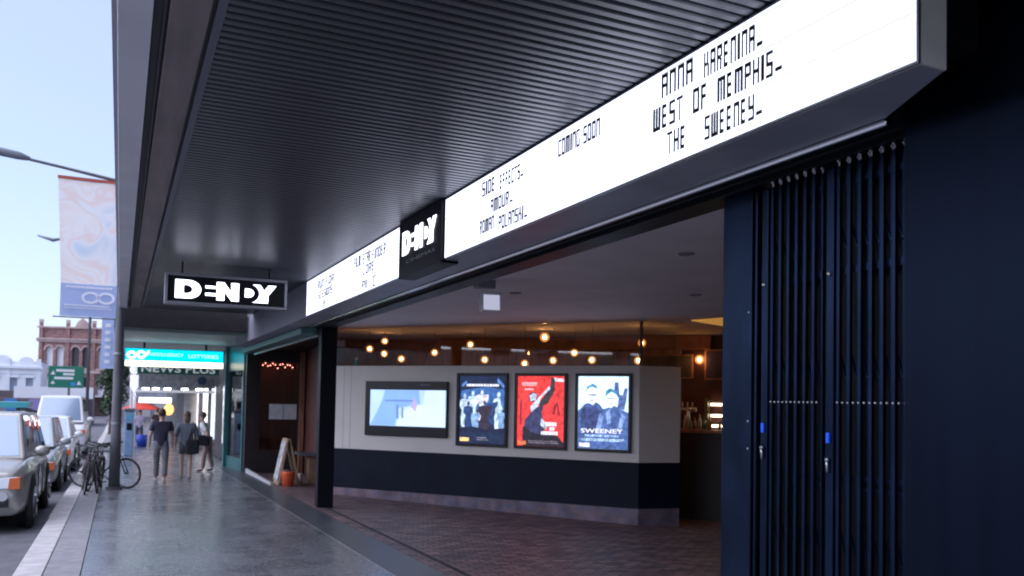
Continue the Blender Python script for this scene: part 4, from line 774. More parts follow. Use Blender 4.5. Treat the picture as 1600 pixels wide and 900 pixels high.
# ================================================================== VEHICLES
m_tyre = mat('tyre_rubber', (.018, .018, .02), .8, var=.2); m_rim = mat('alloy_rim', (.45, .46, .48), .3, .9)
m_win = mat('car_glass', (.20, .26, .34), .07, .6, spec=.9, coat=1); m_side = mat('side_glass', (.025, .03, .035), .05, spec=1, coat=1); m_head = mat('headlamp_lens', (.75, .77, .8), .1, .4); m_amb = mat('amber_lens', (.75, .16, .03), .25)
m_trimb = mat('black_trim', (.02, .02, .022), .55)
def vehicle(name, label, cat, xk, y0, L, W, H, paint, prof, gh, wheel_r=.34, group='vehicles parked along the kerb', clear=.2):
    """Nose at y0 pointing to -Y, kerb side face at x=xk; prof=[(t, z_top, half width factor)], gh=(t base front, t roof front, t roof rear, t base rear, z belt)."""
    xc = xk-W/2; gr = gz(y0+L/2)-.13
    t = empty(name, (xc, y0+L/2, gr), label, cat, group)
    def P(x, tt, z): yy = y0+tt*L; return (xc+x, yy, gz(yy)-.13+z)
    b = MB(); rings = []
    for tt, zt, hwf in prof:
        hw = W/2*hwf; zb_ = clear+(.12 if tt in (prof[0][0], prof[-1][0]) else 0)
        pts = [(-hw*.92, zb_), (-hw*.985, zb_+.14), (-hw, zb_+(zt-zb_)*.5), (-hw*.975, zt-.14), (-hw*.86, zt-.025), (-hw*.45, zt), (0, zt+.008), (hw*.45, zt), (hw*.86, zt-.025), (hw*.975, zt-.14), (hw, zb_+(zt-zb_)*.5), (hw*.985, zb_+.14), (hw*.92, zb_)]
        rings.append(pts); o0 = len(b.v); b.v += [P(x, tt, z) for x, z in pts]
    n = len(rings[0])
    for i in range(len(rings)-1):
        for j in range(n): b.f.append([i*n+j, i*n+(j+1) % n, (i+1)*n+(j+1) % n, (i+1)*n+j]); b.m.append(0)
    b.f.append(list(range(n))); b.f.append([(len(rings)-1)*n+j for j in range(n)]); b.m += [0, 0]
    bo = b.build('body', paint, t, True); cr_ = bo.data.attributes.new('crease_edge', 'FLOAT', 'EDGE'); nr = len(rings)
    for e in bo.data.edges:
        (i0, j0), (i1, j1) = divmod(e.vertices[0], n), divmod(e.vertices[1], n)
        if j0 == j1 and j0 in (3, 4, 8, 9): cr_.data[e.index].value = .55
        elif j0 == j1 and j0 in (0, 1, 11, 12): cr_.data[e.index].value = .5
        elif i0 == i1 and i0 in (0, 1, nr-1, nr-2): cr_.data[e.index].value = .55
    ss = bo.modifiers.new('smooth', 'SUBSURF'); ss.levels = 1; ss.render_levels = 2
    # greenhouse
    t0, t1, t2, t3, zb_ = gh; hb, hr = W/2*.90, W/2*.70
    base = [(-hb*.93, t0), (hb*.93, t0), (hb, t3), (-hb, t3)]; roof = [(-hr, t1), (hr, t1), (hr, t2), (-hr, t2)]
    lo = [Vector(P(x, tt, zb_-.03)) for x, tt in base]; hi = [Vector(P(x, tt, H-.02)) for x, tt in roof]
    b = MB(); b.hexa(lo+hi); cab = b.build('cabin', paint, t, bevel=.05, seg=3)
    b = MB(); b.hexa([Vector(P(x*.86, tt+(.02 if tt == t1 else -.02), H-.03)) for x, tt in roof]+[Vector(P(x*.7, tt+(.05 if tt == t1 else -.05), H)) for x, tt in roof]); b.build('roof_panel', paint, t, bevel=.02)
    def pane(nm, q, u0, u1, v0, v1):
        q = [Vector(p_) for p_ in q]; nrm = (q[1]-q[0]).cross(q[3]-q[0]).normalized(); cen = sum(q, Vector())/4
        mid = sum(lo+hi, Vector())/8
        if nrm.dot(cen-mid) < 0: nrm = -nrm
        def S(u, v): return (q[0]*(1-u)+q[1]*u)*(1-v)+(q[3]*(1-u)+q[2]*u)*v
        c4 = [S(u0, v0), S(u1, v0), S(u1, v1), S(u0, v1)]
        b = MB(); b.hexa([p_-nrm*.01 for p_ in c4]+[p_+nrm*.006 for p_ in c4]); b.build(nm, m_side if nm == 'side_window' else m_win, t, bevel=.003)
    pane('windscreen', [lo[0], lo[1], hi[1], hi[0]], .06, .94, .08, .92)
    pane('rear_window', [lo[2], lo[3], hi[3], hi[2]], .08, .92, .12, .9)
    for a, c in ((1, 2), (3, 0)):
        q = [lo[a], lo[c], hi[c], hi[a]]
        s3 = ((.07, .37), (.41, .68), (.72, .93)) if a == 1 else ((.07, .28), (.32, .59), (.63, .93))
        for u0_, u1_ in s3: pane('side_window', q, u0_, u1_, .12, .88)
    # wheels
    for s in (-1, 1):
        for tt in (.19, .80):
            xw = s*(W/2-.10); c = Vector(P(xw, tt, wheel_r)); wr = wheel_r
            b = MB(); b.tube([c-X_*s*.12, c-X_*s*.10, c+X_*s*.09, c+X_*s*.105], [wr*.93, wr, wr, wr*.93], 24); w = b.build('wheel', m_tyre, t)
            b = MB(); b.tube([c+X_*s*.10, c+X_*s*.112], wr*.66, 20)
            for k in range(5):
                a = 2*math.pi*k/5; dv = Vector((0, math.cos(a), math.sin(a))); b.tube([c+X_*s*.115+dv*.04, c+X_*s*.115+dv*wr*.6], .03, 6)
            rim = b.build('rim', m_rim, w)
            b = MB(); b.torus(c+X_*s*.055, (1, 0, 0), wr*1.12, .045, 26, 6); b.build('wheel_arch', m_trimb, t, True)
    zh = prof[1][1]; hw0 = W/2*prof[1][2]
    yn = 0
    for s in (-1, 1):
        b = MB(); p_ = [P(s*hw0*.50, .0, zh-.24), P(s*hw0*.93, .006, zh-.24), P(s*hw0*.96, .010, zh-.06), P(s*hw0*.48, .004, zh-.08)]
        b.prism([Vector(v)-Y_*.035 for v in p_], (0, .14, 0)); hl = b.build('headlight', m_head, t, bevel=.02)
        b = MB(); p_ = [P(s*hw0*.80, .003, zh-.235), P(s*hw0*.985, .007, zh-.235), P(s*hw0*.985, .010, zh-.065), P(s*hw0*.82, .006, zh-.075)]
        b.prism([Vector(v)-Y_*.05 for v in p_], (0, .15, 0)); b.build('indicator', m_amb, hl)
        b = MB(); c = Vector(P(s*hw0*.72, 0, clear+.30)); b.tube([c-Y_*.04, c+Y_*.08], .07, 14); b.build('fog_lamp', m_head, t)
        b = MB(); c = Vector(P(s*(W/2*.98+.06), t0+.055, zb_+.10)); b.ball(c, .12, 10, 7, sc=(1.05, .6, .75)); b.tube([c-X_*s*.03-Z_*.03, c-X_*s*.16-Z_*.08], .02, 6); b.build('mirror', paint, t, True)
        for tt in (.46, .66):
            b = MB(); p_ = Vector(P(s*W/2*.985, tt, zb_-.16)); b.box((p_.x-.012, p_.y, p_.z), (p_.x+.012, p_.y+.16, p_.z+.03)); b.build('door_handle', paint, t, bevel=.005)
        for tt in (.345, .52, .69):
            b = MB(); p_ = Vector(P(s*(W/2*.995), tt, clear+.1)); b.box((p_.x-.006, p_.y, p_.z), (p_.x+.006, p_.y+.008, gz(p_.y)-.13+zb_-.12)); b.build('door_seam', m_trimb, t)
    b = MB(); b.prism([Vector(P(-hw0*.46, .0, zh-.27))-Y_*.03, Vector(P(hw0*.46, .0, zh-.27))-Y_*.015, Vector(P(hw0*.44, .004, zh-.10))-Y_*.03, Vector(P(-hw0*.44, .004, zh-.10))-Y_*.03], (0, .1, 0)); b.build('grille', m_trimb, t)
    b = MB(); p_ = Vector(P(0, -.004, clear+.16)); b.box((p_.x-W*.36, p_.y-.02, p_.z-.02), (p_.x+W*.36, p_.y+.1, p_.z+.1)); b.build('lower_grille', m_trimb, t, bevel=.01)
    b = MB(); p_ = Vector(P(0, -.008, clear+.31)); b.box((p_.x-.19, p_.y-.012, p_.z-.05), (p_.x+.19, p_.y+.03, p_.z+.055)); b.build('number_plate', m_white, t)
    return t, P
SUVP = [(0, .66, .80), (.012, .90, .88), (.06, .98, .95), (.18, 1.04, 1), (.30, 1.07, 1), (.6, 1.08, 1), (.9, 1.06, .99), (.98, .98, .94), (1, .8, .9)]
HATP = [(0, .56, .80), (.015, .74, .90), (.08, .84, .97), (.2, .92, 1), (.32, .97, 1), (.6, 1.0, 1), (.88, 1.02, .98), (.98, .95, .92), (1, .75, .88)]
champ = mat('champagne_metallic', (.40, .385, .35), .3, .5, coat=.6); silv = mat('silver_white_paint', (.40, .42, .43), .3, .2, coat=.6); whit = mat('white_car_paint', (.75, .76, .78), .3, coat=.5)
t, P = vehicle('parked_suv', 'champagne silver four wheel drive with orange indicators nearest on the road', 'car', -1.17, 14.35, 4.7, 1.85, 1.80, champ, SUVP, (.25, .36, .93, .985, 1.06), .38, clear=.26)
for s in (-1, 1): b = MB(); b.tube([P(s*.58, .4, 1.83), P(s*.58, .9, 1.83)], .02, 6); b.build('roof_rail', m_trimb, t)
b = MB(); b.box((P(.1, .7, 1.9)[0], P(0, .62, 0)[1], P(0, .7, 1.87)[2]), (P(.62, .7, 0)[0], P(0, .78, 0)[1], P(0, .7, 1.97)[2])); o = b.build('roof_board', mat('teal_board', (.08, .42, .46), .4)); tag(o, 'teal board strapped on the roof rails of the nearest four wheel drive', 'board')
vehicle('parked_hatchback', 'white hatchback parked behind the champagne four wheel drive', 'car', -1.15, 20.9, 4.2, 1.75, 1.66, silv, HATP, (.24, .42, .9, .985, .99), .32)
vehicle('parked_sedan', 'white sedan third in the kerbside line behind the bicycles', 'car', -1.12, 27.2, 4.5, 1.78, 1.62, whit, HATP, (.26, .42, .78, .92, .98), .32)
vehicle('parked_van', 'tall white van with dark windscreen at the end of the kerbside line', 'van', -1.05, 36.0, 5.2, 2.0, 2.35, whit, [(0, .8, .85), (.02, 1.1, .92), (.08, 1.22, .97), (.2, 1.35, 1), (.4, 1.4, 1), (.9, 1.4, 1), (1, 1.3, .98)], (.10, .24, .97, .995, 1.33), .35)
vehicle('oncoming_car', 'white car out in the traffic lane beyond the hatchback', 'car', -3.15, 33.0, 4.6, 1.8, 1.72, whit, HATP, (.26, .42, .8, .93, .98), .32, group='vehicles in the traffic lane')
vehicle('oncoming_wagon', 'small blue car in the traffic lane at the left edge', 'car', -4.6, 42.0, 4.4, 1.8, 1.9, mat('bright_blue_paint', (.04, .18, .55), .3, coat=.5), HATP, (.26, .40, .92, .985, .98), .32, group='vehicles in the traffic lane')

# ================================================================== BICYCLES
m_bsteel = mat('bike_steel', (.16, .16, .17), .35, .8)
def bicycle(label, o, ang, lean, paint, basket=False):
    """Built along local +X (front), then turned by ang and leaned."""
    t = empty('bicycle', (o[0], o[1], gz(o[1])), label, 'bicycle', 'bicycles locked at the pole')
    rot = Matrix.Rotation(ang, 4, 'Z') @ Matrix.Rotation(lean, 4, 'X')
    def Q(x, y, z): return tuple(Vector((o[0], o[1], gz(o[1])))+(rot @ Vector((x, y, z))))
    ax = rot @ Vector((0, 1, 0)); wr = .34
    for cx in (-.52, .53):
        b = MB(); b.torus(Q(cx, 0, wr), ax, wr-.018, .018, 32, 8); w = b.build('wheel', m_tyre, t, True)
        b = MB(); b.torus(Q(cx, 0, wr), ax, wr-.042, .009, 32, 6); b.build('rim', m_bsteel, w, True)
        b = MB()
        for k in range(14): a = 2*math.pi*k/14; b.tube([Q(cx, .015*(-1)**k, wr), Q(cx+.29*math.cos(a), 0, wr+.29*math.sin(a))], .0022, 4)
        b.tube([Q(cx, -.05, wr), Q(cx, .05, wr)], .02, 8); b.build('spokes', m_bsteel, w)
    bb, st, hd, hb = (-.08, 0, .29), (-.25, 0, .80), (.36, 0, .82), (.40, 0, .70)
    b = MB(); r = .017
    for p_, q_ in ((bb, st), (st, hd), (bb, hb), (hd, hb)): b.tube([Q(*p_), Q(*q_)], r, 8)
    for s in (-.05, .05): b.tube([Q(-.08, s*.5, .29), Q(-.52, s, wr)], .010, 6); b.tube([Q(-.24, s*.4, .76), Q(-.52, s, wr)], .009, 6)
    b.build('frame', paint, t, True)
    b = MB()
    for s in (-.05, .05): b.tube([Q(.41, s, .68), Q(.45, s, .55), Q(.53, s, wr)], .012, 6)
    b.build('fork', paint, t, True)
    b = MB(); b.tube([Q(.36, 0, .82), Q(.34, 0, .95)], .013, 8); b.tube([Q(.22, -.29, .98), Q(.33, -.2, .99), Q(.36, 0, .95), Q(.33, .2, .99), Q(.22, .29, .98)], .012, 8); hbr = b.build('handlebar', m_bsteel, t, True)
    b = MB(); b.tube([Q(.20, -.29, .98), Q(.31, -.23, .99)], .018, 8); b.tube([Q(.20, .29, .98), Q(.31, .23, .99)], .018, 8); b.build('grip', m_tyre, hbr, True)
    b = MB(); b.tube([Q(-.25, 0, .80), Q(-.28, 0, .93)], .012, 8); b.build('seat_post', m_bsteel, t)
    b = MB(); b.hexa([Q(-.42, -.08, .93), Q(-.02, -.02, .94), Q(-.02, .02, .94), Q(-.42, .08, .93), Q(-.42, -.075, .98), Q(-.02, -.018, .965), Q(-.02, .018, .965), Q(-.42, .075, .98)]); b.build('saddle', m_tyre, t, bevel=.015)
    b = MB(); b.torus(Q(-.08, .05, .29), ax, .085, .008, 20, 5); b.tube([Q(-.08, .06, .29), Q(.05, .07, .18)], .009, 6); b.tube([Q(-.08, -.06, .29), Q(-.21, -.07, .40)], .009, 6); cr = b.build('crankset', m_bsteel, t, True)
    b = MB(); b.slab(Q(.0, .07, .17), rot @ X_, rot @ Z_, rot @ Y_, .09, .02, .08); b.slab(Q(-.25, -.15, .39), rot @ X_, rot @ Z_, rot @ Y_, .09, .02, .08); b.build('pedal', m_tyre, cr)
    if basket:
        b = MB()
        for z in (.72, .80, .88, .94):
            b.tube([Q(.48, -.16, z), Q(.76, -.17, z), Q(.76, .17, z), Q(.48, .16, z), Q(.48, -.16, z)], .006, 5)
        for i in range(6):
            y = -.16+.064*i; b.tube([Q(.76, y, .72), Q(.76, y, .94)], .005, 4); b.tube([Q(.48, y, .72), Q(.76, y, .72)], .004, 4)
        b.build('basket', m_bsteel, t)
bicycle('dark bicycle slanting behind the pole, its whole wheel showing on the right', (-.23, 20.42), R(-33), R(6), mat('bike_black', (.025, .02, .025), .35))
bicycle('purple black bicycle pointing at the viewer with a wire basket, leftmost beside the kerb', (-.62, 19.5), R(-86), R(-7), mat('bike_plum', (.06, .03, .05), .35), True)
bicycle('dark blue bicycle pointing at the viewer between the kerbside one and the pole', (-.32, 19.78), R(-93), R(6), mat('bike_navy', (.03, .035, .06), .35))
bicycle('pale framed bicycle behind the others near the white cars', (-.50, 21.3), R(-76), R(-5), mat('bike_silver', (.4, .4, .42), .35, .5))
bicycle('dark red bicycle squeezed in the middle of the row beside the pole', (-.46, 20.25), R(-99), R(-9), mat('bike_maroon', (.09, .02, .02), .35))

# ================================================================== PEOPLE
def skin_mesh(name, verts, edges, radii, m, parent, lv=2):
    me = bpy.data.meshes.new(name); me.from_pydata(verts, edges, []); o = bpy.data.objects.new('skin_source', me); COL.objects.link(o)
    o.modifiers.new('skin', 'SKIN').use_smooth_shade = True
    if not me.skin_vertices: me.skin_vertices.new()
    for i, r in enumerate(radii):
        me.skin_vertices[0].data[i].radius = r if hasattr(r, '__len__') else (r, r)
    me.skin_vertices[0].data[0].use_root = True
    s = o.modifiers.new('sub', 'SUBSURF'); s.levels = lv; s.render_levels = lv
    res = eval_mesh(o); res.name = name; res.materials.clear(); res.materials.append(m)
    res.polygons.foreach_set('use_smooth', [True]*len(res.polygons))
    return link(name, res, parent)
def chain(V, E, Rr, start, pts):
    k = start
    for p_, r in pts:
        V.append(p_); Rr.append(r); E.append((k, len(V)-1)); k = len(V)-1
    return k
def person(label, x, y, head_ang, H, joints, skin, top_m, bot_m, shoe_m, hair_m, bare_legs=False, skirt=False, long_hair=False, sleeves=.55):
    """joints in units of the standing height, local frame: +Y = facing direction, rotated by head_ang about Z."""
    g = gz(y); t = empty('person', (x, y, g), label, 'person', 'people on the footpath')
    rot = Matrix.Rotation(head_ang, 3, 'Z')
    def T(p_): v = rot @ Vector((p_[0]*H, p_[1]*H, p_[2]*H)); return (x+v.x, y+v.y, g+v.z)
    J = joints; s = H/1.75
    V, E, Rr = [T(J['pelvis'])], [], [(.15*s, .11*s)]
    c = chain(V, E, Rr, 0, [(T(J['waist']), (.125*s, .095*s)), (T(J['chest']), (.155*s, .105*s)), (T(J['neck0']), (.085*s, .07*s))])
    nk = chain(V, E, Rr, c, [(T(J['neck']), .052*s), (T(J['jaw']), (.062*s, .07*s)), (T(J['head']), (.078*s, .092*s)), (T(J['crown']), (.055*s, .065*s))])
    for sd_ in ('l', 'r'):
        sg = -1 if sd_ == 'l' else 1
        a = chain(V, E, Rr, 2, [(T(J['sh_'+sd_]), .062*s), (T(J['el_'+sd_]), .042*s), (T(J['wr_'+sd_]), .028*s)])
        w = Vector(J['wr_'+sd_]); e = Vector(J['el_'+sd_]); d = (w-e).normalized(); f = Vector((0, 1, 0)); f = (f-d*f.dot(d)).normalized()
        pm_ = w+d*.045; hnd = chain(V, E, Rr, a, [(T(pm_), (.034*s, .02*s))])
        for k, ln in enumerate((.040, .046, .042, .032)):
            base = pm_+d*.01+f*(.016-.0105*k); chain(V, E, Rr, hnd, [(T(base), .0095*s), (T(base+d*ln*.55), .0085*s), (T(base+d*ln-Vector((sg*.008, 0, 0))), .0075*s)])
        chain(V, E, Rr, hnd, [(T(pm_-d*.012+f*.022), .0095*s), (T(pm_+d*.014+f*.034), .0085*s)])
        chain(V, E, Rr, 0, [(T(J['hip_'+sd_]), .085*s), (T(J['kn_'+sd_]), .055*s), (T((Vector(J['kn_'+sd_])*.6+Vector(J['an_'+sd_])*.4)), .053*s), (T(J['an_'+sd_]), .036*s), (T(Vector(J['an_'+sd_])+Vector((0, .02, -.022))), .034*s), (T(Vector(J['an_'+sd_])+Vector((0, .07, -.03))), .028*s)])
    skin_mesh('body', V, E, Rr, skin, t)
    # top
    V, E, Rr = [T(Vector(J['pelvis'])+Vector((0, 0, -.085)))], [], [(.185*s, .145*s)]
    c = chain(V, E, Rr, 0, [(T(J['waist']), (.145*s, .115*s)), (T(J['chest']), (.175*s, .125*s)), (T(J['neck0']), (.10*s, .085*s))])
    for sd_ in ('l', 'r'):
        a, e = Vector(J['sh_'+sd_]), Vector(J['el_'+sd_]); chain(V, E, Rr, 2, [(T(a), .08*s), (T(a+(e-a)*sleeves), .066*s), (T(a+(e-a)*(sleeves+.12)), .066*s)])
    skin_mesh('shirt', V, E, Rr, top_m, t)
    # bottoms
    V, E, Rr = [T(Vector(J['pelvis'])+Vector((0, 0, .075)))], [], [(.15*s, .118*s)]; chain(V, E, Rr, 0, [(T(Vector(J['pelvis'])+Vector((0, 0, -.02))), (.165*s, .125*s))])
    for sd_ in ('l', 'r'):
        h, k, a = Vector(J['hip_'+sd_]), Vector(J['kn_'+sd_]), Vector(J['an_'+sd_])
        if bare_legs: chain(V, E, Rr, 1, [(T(h), .105*s), (T(h+(k-h)*.45), .098*s), (T(h+(k-h)*.55), .096*s)])
        else: chain(V, E, Rr, 1, [(T(h), .105*s), (T(k), .078*s), (T(k*.45+a*.55), .07*s), (T(a+Vector((0, 0, .012))), .066*s)])
    skin_mesh('shorts' if bare_legs else 'trousers', V, E, Rr, bot_m, t)
    for sd_ in ('l', 'r'):
        a = Vector(J['an_'+sd_]); V, E, Rr = [T(a+Vector((0, -.012, -.012)))], [], [.042*s]
        chain(V, E, Rr, 0, [(T(a+Vector((0, .025, -.024))), (.044*s, .036*s)), (T(a+Vector((0, .075, -.030))), (.042*s, .028*s)), (T(a+Vector((0, .098, -.032))), (.030*s, .02*s))]); skin_mesh('shoe', V, E, Rr, shoe_m, t)
    b = MB(); hc = Vector(J['head']); p_ = Vector(T(hc+Vector((0, -.012, .022)))); b.ball(p_, .1*s, 14, 10, sc=(.92, 1.02, 1.05))
    if long_hair: q_ = Vector(T(hc+Vector((0, -.045, -.04)))); b.ball(q_, .085*s, 12, 8, sc=(.95, .55, 1.5))
    b.build('hair', hair_m, t, True)
    # face
    b = MB()
    for sx in (-1, 1): b.ball(T(hc+Vector((sx*.017, .05, .0))), .011*s, 8, 6)
    b.build('eye', m_trimb, t, True)
    b = MB(); n0 = Vector(T(hc+Vector((0, .056, -.012)))); b.ball(n0, .013*s, 8, 6, sc=(.8, 1.2, 1.4)); b.build('nose', skin, t, True)
    b = MB()
    for sx in (-1, 1): b.ball(T(hc+Vector((sx*.047, -.002, -.008))), .022*s, 8, 6, sc=(.45, .7, 1.2))
    b.build('ear', skin, t, True)
    return t, T
def stance(step=.07, lean=0., arm=.05):
    return dict(pelvis=(0, 0, .53), waist=(0, lean*.3, .61), chest=(0, lean*.7, .735), neck0=(0, lean, .815), neck=(0, lean+.005, .845), jaw=(0, lean+.02, .875), head=(0, lean+.012, .93), crown=(0, lean, .978),
        sh_l=(-.108, lean*.95, .80), sh_r=(.108, lean*.95, .80), el_l=(-.145, lean*.6-arm*.5, .635), el_r=(.145, lean*.6+arm*.2, .635), wr_l=(-.15, arm*.8, .50), wr_r=(.15, -arm*.4+.05, .50),
        hip_l=(-.055, 0, .50), hip_r=(.055, 0, .50), kn_l=(-.055, step*.75, .285), kn_r=(.055, -step*.3, .285), an_l=(-.052, step, .048), an_r=(.052, -step, .05))
m_skin = mat('skin_warm', (.52, .33, .25), .5, var=.08); m_skin2 = mat('skin_fair', (.58, .40, .32), .5, var=.06)
m_hair = mat('brown_hair', (.06, .04, .03), .6, var=.4, scale=30); m_hair2 = mat('mousy_hair', (.16, .10, .07), .6, var=.4, scale=30)
person('person walking away in a dark navy shirt and grey trousers', .95, 21.9, 0, 1.74, stance(.06), m_skin, mat('navy_shirt', (.035, .03, .06), .8, var=.15), mat('grey_trousers', (.17, .17, .185), .85, var=.15), mat('white_shoes', (.7, .7, .7), .6), m_hair)
t, T = person('person walking away in a grey blue top and shorts carrying a black bag', 1.53, 22.1, 0, 1.68, stance(.05), m_skin2, mat('greyblue_top', (.19, .22, .27), .8, var=.15), mat('charcoal_shorts', (.08, .08, .10), .8, var=.15), mat('grey_shoes', (.2, .18, .17), .6), m_hair2, True, long_hair=True, sleeves=.9)
bg = empty('shoulder_bag', (1.72, 22.0, .4), 'black shoulder bag hanging behind the person in the grey blue top', 'bag')
b = MB(); p_ = Vector(T((.08, -.10, .50))); b.box((p_.x-.17, p_.y-.06, p_.z-.2), (p_.x+.15, p_.y+.05, p_.z+.16)); b.build('bag_body', mat('black_bag', (.012, .012, .02), .6), bg, bevel=.05, seg=3)
b = MB(); b.tube([T((.02, -.105, .585)), T((.06, -.07, .72)), T((.09, -.01, .845)), T((.11, .05, .75)), T((.12, .06, .6))], .012, 6); b.build('strap', mat('black_bag', (.012, .012, .02), .6), bg)
t, T = person('person leaning by the teal shop in a white top and dusty pink trousers', 2.3, 24.95, R(75), 1.66, stance(.07, .09, .16), m_skin, mat('white_top', (.88, .88, .88), .8, var=.06), mat('dusty_pink_trousers', (.34, .24, .235), .85, var=.2), mat('black_shoes', (.012, .012, .014), .5), m_hair)
b = MB(); p_ = Vector(T((-.13, .08, .53))); b.box((p_.x-.2, p_.y-.1, p_.z-.14), (p_.x+.2, p_.y+.04, p_.z+.15)); o = b.build('handbag', mat('black_bag', (.012, .012, .02), .6), bevel=.05, seg=3); tag(o, 'black handbag held by the person in the white top', 'bag')
person('distant person in a lilac top far along the footpath by the blue bin', .9, 43.5, R(180), 1.68, stance(.05), m_skin, mat('lilac_top', (.45, .38, .55), .8), mat('dark_jeans', (.06, .06, .1), .85), mat('grey_shoes', (.2, .18, .17), .6), m_hair)
person('distant person in dark clothes far along the footpath beside the red umbrella', 1.75, 45.5, 0, 1.75, stance(.06), m_skin, mat('dark_jacket', (.06, .045, .05), .8), mat('dark_jeans', (.06, .06, .1), .85), mat('grey_shoes', (.2, .18, .17), .6), m_hair)

# ================================================================== FAR BUILDINGS
m_redb = brick_mat('red_brick', (.30, .145, .12), (.25, .13, .125), (.30, .22, .21), .9, .3, .03, .8, 'wall')
m_stone = mat('pink_sandstone', (.42, .31, .29), .8, var=.2, scale=.8); m_pw = mat('window_white', (.75, .76, .8), .4); m_pd = mat('window_dark', (.05, .045, .06), .2)
def arched(x, z, w, h): return [(x, z), (x+w, z), (x+w, z+h-w/2)]+arc(x+w/2, z+h-w/2, w/2, w/2, 0, 180, 10)[1:]
rb = empty('brick_building', (-3, 125, -1), 'ornate red brick Victorian building with arched windows and parapet', 'building')
ca, sa = math.cos(R(-14)), math.sin(R(-14)); RBX = Vector((ca, sa, 0)); O_ = Vector((-9.6, 126, -1.1)); NB = Vector((sa, -ca, 0))
def rbox(nm, x0, z0, x1, z1, d0, d1, m):
    b = MB(); b.slab(O_+RBX*x0+Z_*z0+NB*d0, RBX, Z_, NB, x1-x0, z1-z0, d1-d0); return b.build(nm, m, rb)
WX = [.75, 2.05, 3.95, 5.25, 7.15, 8.45, 10.3, 11.6]
holes = [arched(x, 6.2, .9, 2.75) for x in WX]+[arched(x, 2.6, .95, 2.4) for x in WX]
shape_obj('facade', [rect(0, 0, 13.2, 10.6)]+holes, O_, RBX, Z_, m_redb, rb, .5)
rbox('rear_block', -.05, 0, 13.25, 10.9, -9, -.05, m_redb)
for i, x in enumerate(WX):
    rbox('window', x-.1, 6.1, x+1.0, 9.0, .02, .08, m_pd if i in (2, 3) else m_pw)
    rbox('window', x-.1, 2.5, x+1.0, 5.1, .02, .08, m_pd if i % 2 else m_pw)
    shape_obj('arch_moulding', [[(x-.18, 8.45)]+arc(x+.45, 8.5, .66, .72, 180, 0, 12)+[(x+1.08, 8.45)]+arc(x+.45, 8.5, .48, .48, 0, 180, 12)], O_, RBX, Z_, m_stone, rb, .62, lift=.5)
    rbox('window_sill', x-.15, 5.95, x+1.05, 6.18, .502, .75, m_stone)
for z0, z1, d in ((9.55, 9.85, .8), (9.85, 10.05, 1.0), (5.5, 5.9, .72), (11.4, 11.6, .8)): rbox('cornice', -.3, z0, 13.4, z1, .503 if z0 < 11 else .0, d, m_stone)
rbox('parapet', 0, 10.6, 13.2, 11.4, .05, .45, m_redb)
for x in (-.05, 3.2, 6.4, 9.6, 12.8): rbox('pilaster', x, 0, x+.45, 12.1, .504, .7, m_redb); rbox('finial', x-.02, 12.1, x+.47, 12.5, .48, .74, m_stone)
shape_obj('pediment', [[(4.2, 11.6), (6.0, 11.6), (5.6, 12.4), (5.1, 12.8), (4.6, 12.4)]], O_, RBX, Z_, m_stone, rb, .5, lift=.1)
rbox('shop_verandah', -.6, 2.4, 13.5, 2.62, .503, 2.6, m_pw)
wb = empty('white_building', (-14, 112, -1), 'pale two storey Victorian shop terrace at the far left', 'building')
m_wp = mat('cream_white_render', (.78, .80, .84), .7, var=.05, scale=.5)
O2 = Vector((-22, 112, -1.1))
def wbox(nm, x0, z0, x1, z1, y0, y1, m):
    b = MB(); b.box((O2.x+x0, O2.y-y1, O2.z+z0), (O2.x+x1, O2.y-y0, O2.z+z1)); return b.build(nm, m, wb)
xs_ = [1.0, 2.9, 4.8, 6.7, 8.6, 10.5, 12.1]
shape_obj('facade', [rect(0, 0, 13.6, 6.2)]+[rect(x, 2.7, x+.75, 4.5) for x in xs_]+[arched(x, .3, 1.2, 2.0) for x in (.8, 3.4, 6, 8.6, 11.2)], O2, X_, Z_, m_wp, wb, .35)
wbox('rear_block', 0, 0, 13.6, 6.4, -9, -.02, m_wp)
for x in xs_: wbox('window', x-.05, 2.65, x+.8, 4.55, .02, .06, mat('window_bluegrey', (.35, .40, .5), .2)); wbox('window_hood', x-.15, 4.55, x+.9, 4.72, .352, .55, m_wp)
wbox('cornice', -.2, 5.6, 13.8, 5.85, .353, .7, m_wp); wbox('string_course', -.1, 5.0, 13.7, 5.12, .352, .5, m_wp)
for x in (0, 3.2, 6.6, 10, 13.1): wbox('pilaster', x, 0, x+.5, 6.75, .356, .48, m_wp)
for x in (2.1, 8.6): shape_obj('parapet_scroll', [[(x, 6.2)]+arc(x+1.1, 6.25, 1.0, .85, 180, 0, 14)+[(x+2.2, 6.2)]], O2, X_, Z_, m_wp, wb, .3)
shape_obj('parapet_scroll', [[(11.3, 6.2)]+arc(12.1, 6.25, .8, .7, 180, 0, 14)+[(12.9, 6.2)]], O2, X_, Z_, m_wp, wb, .3)
op = empty('opposite_shops', (-22, 10, 0), 'brick shop row across the road, reflected in the foyer glass', 'building')
b = MB(); b.box((-30, -40, -1), (-19.6, 75, 4.4)); b.build('shop_wall', mat('opposite_brick', (.46, .40, .36), .8, var=.35, scale=.4), op)
b = MB(); b.box((-19.55, -38, 2.9), (-17.2, 74, 3.15)); b.build('verandah', mat('verandah_grey', (.25, .25, .26), .7), op)
rr9 = random.Random(21)
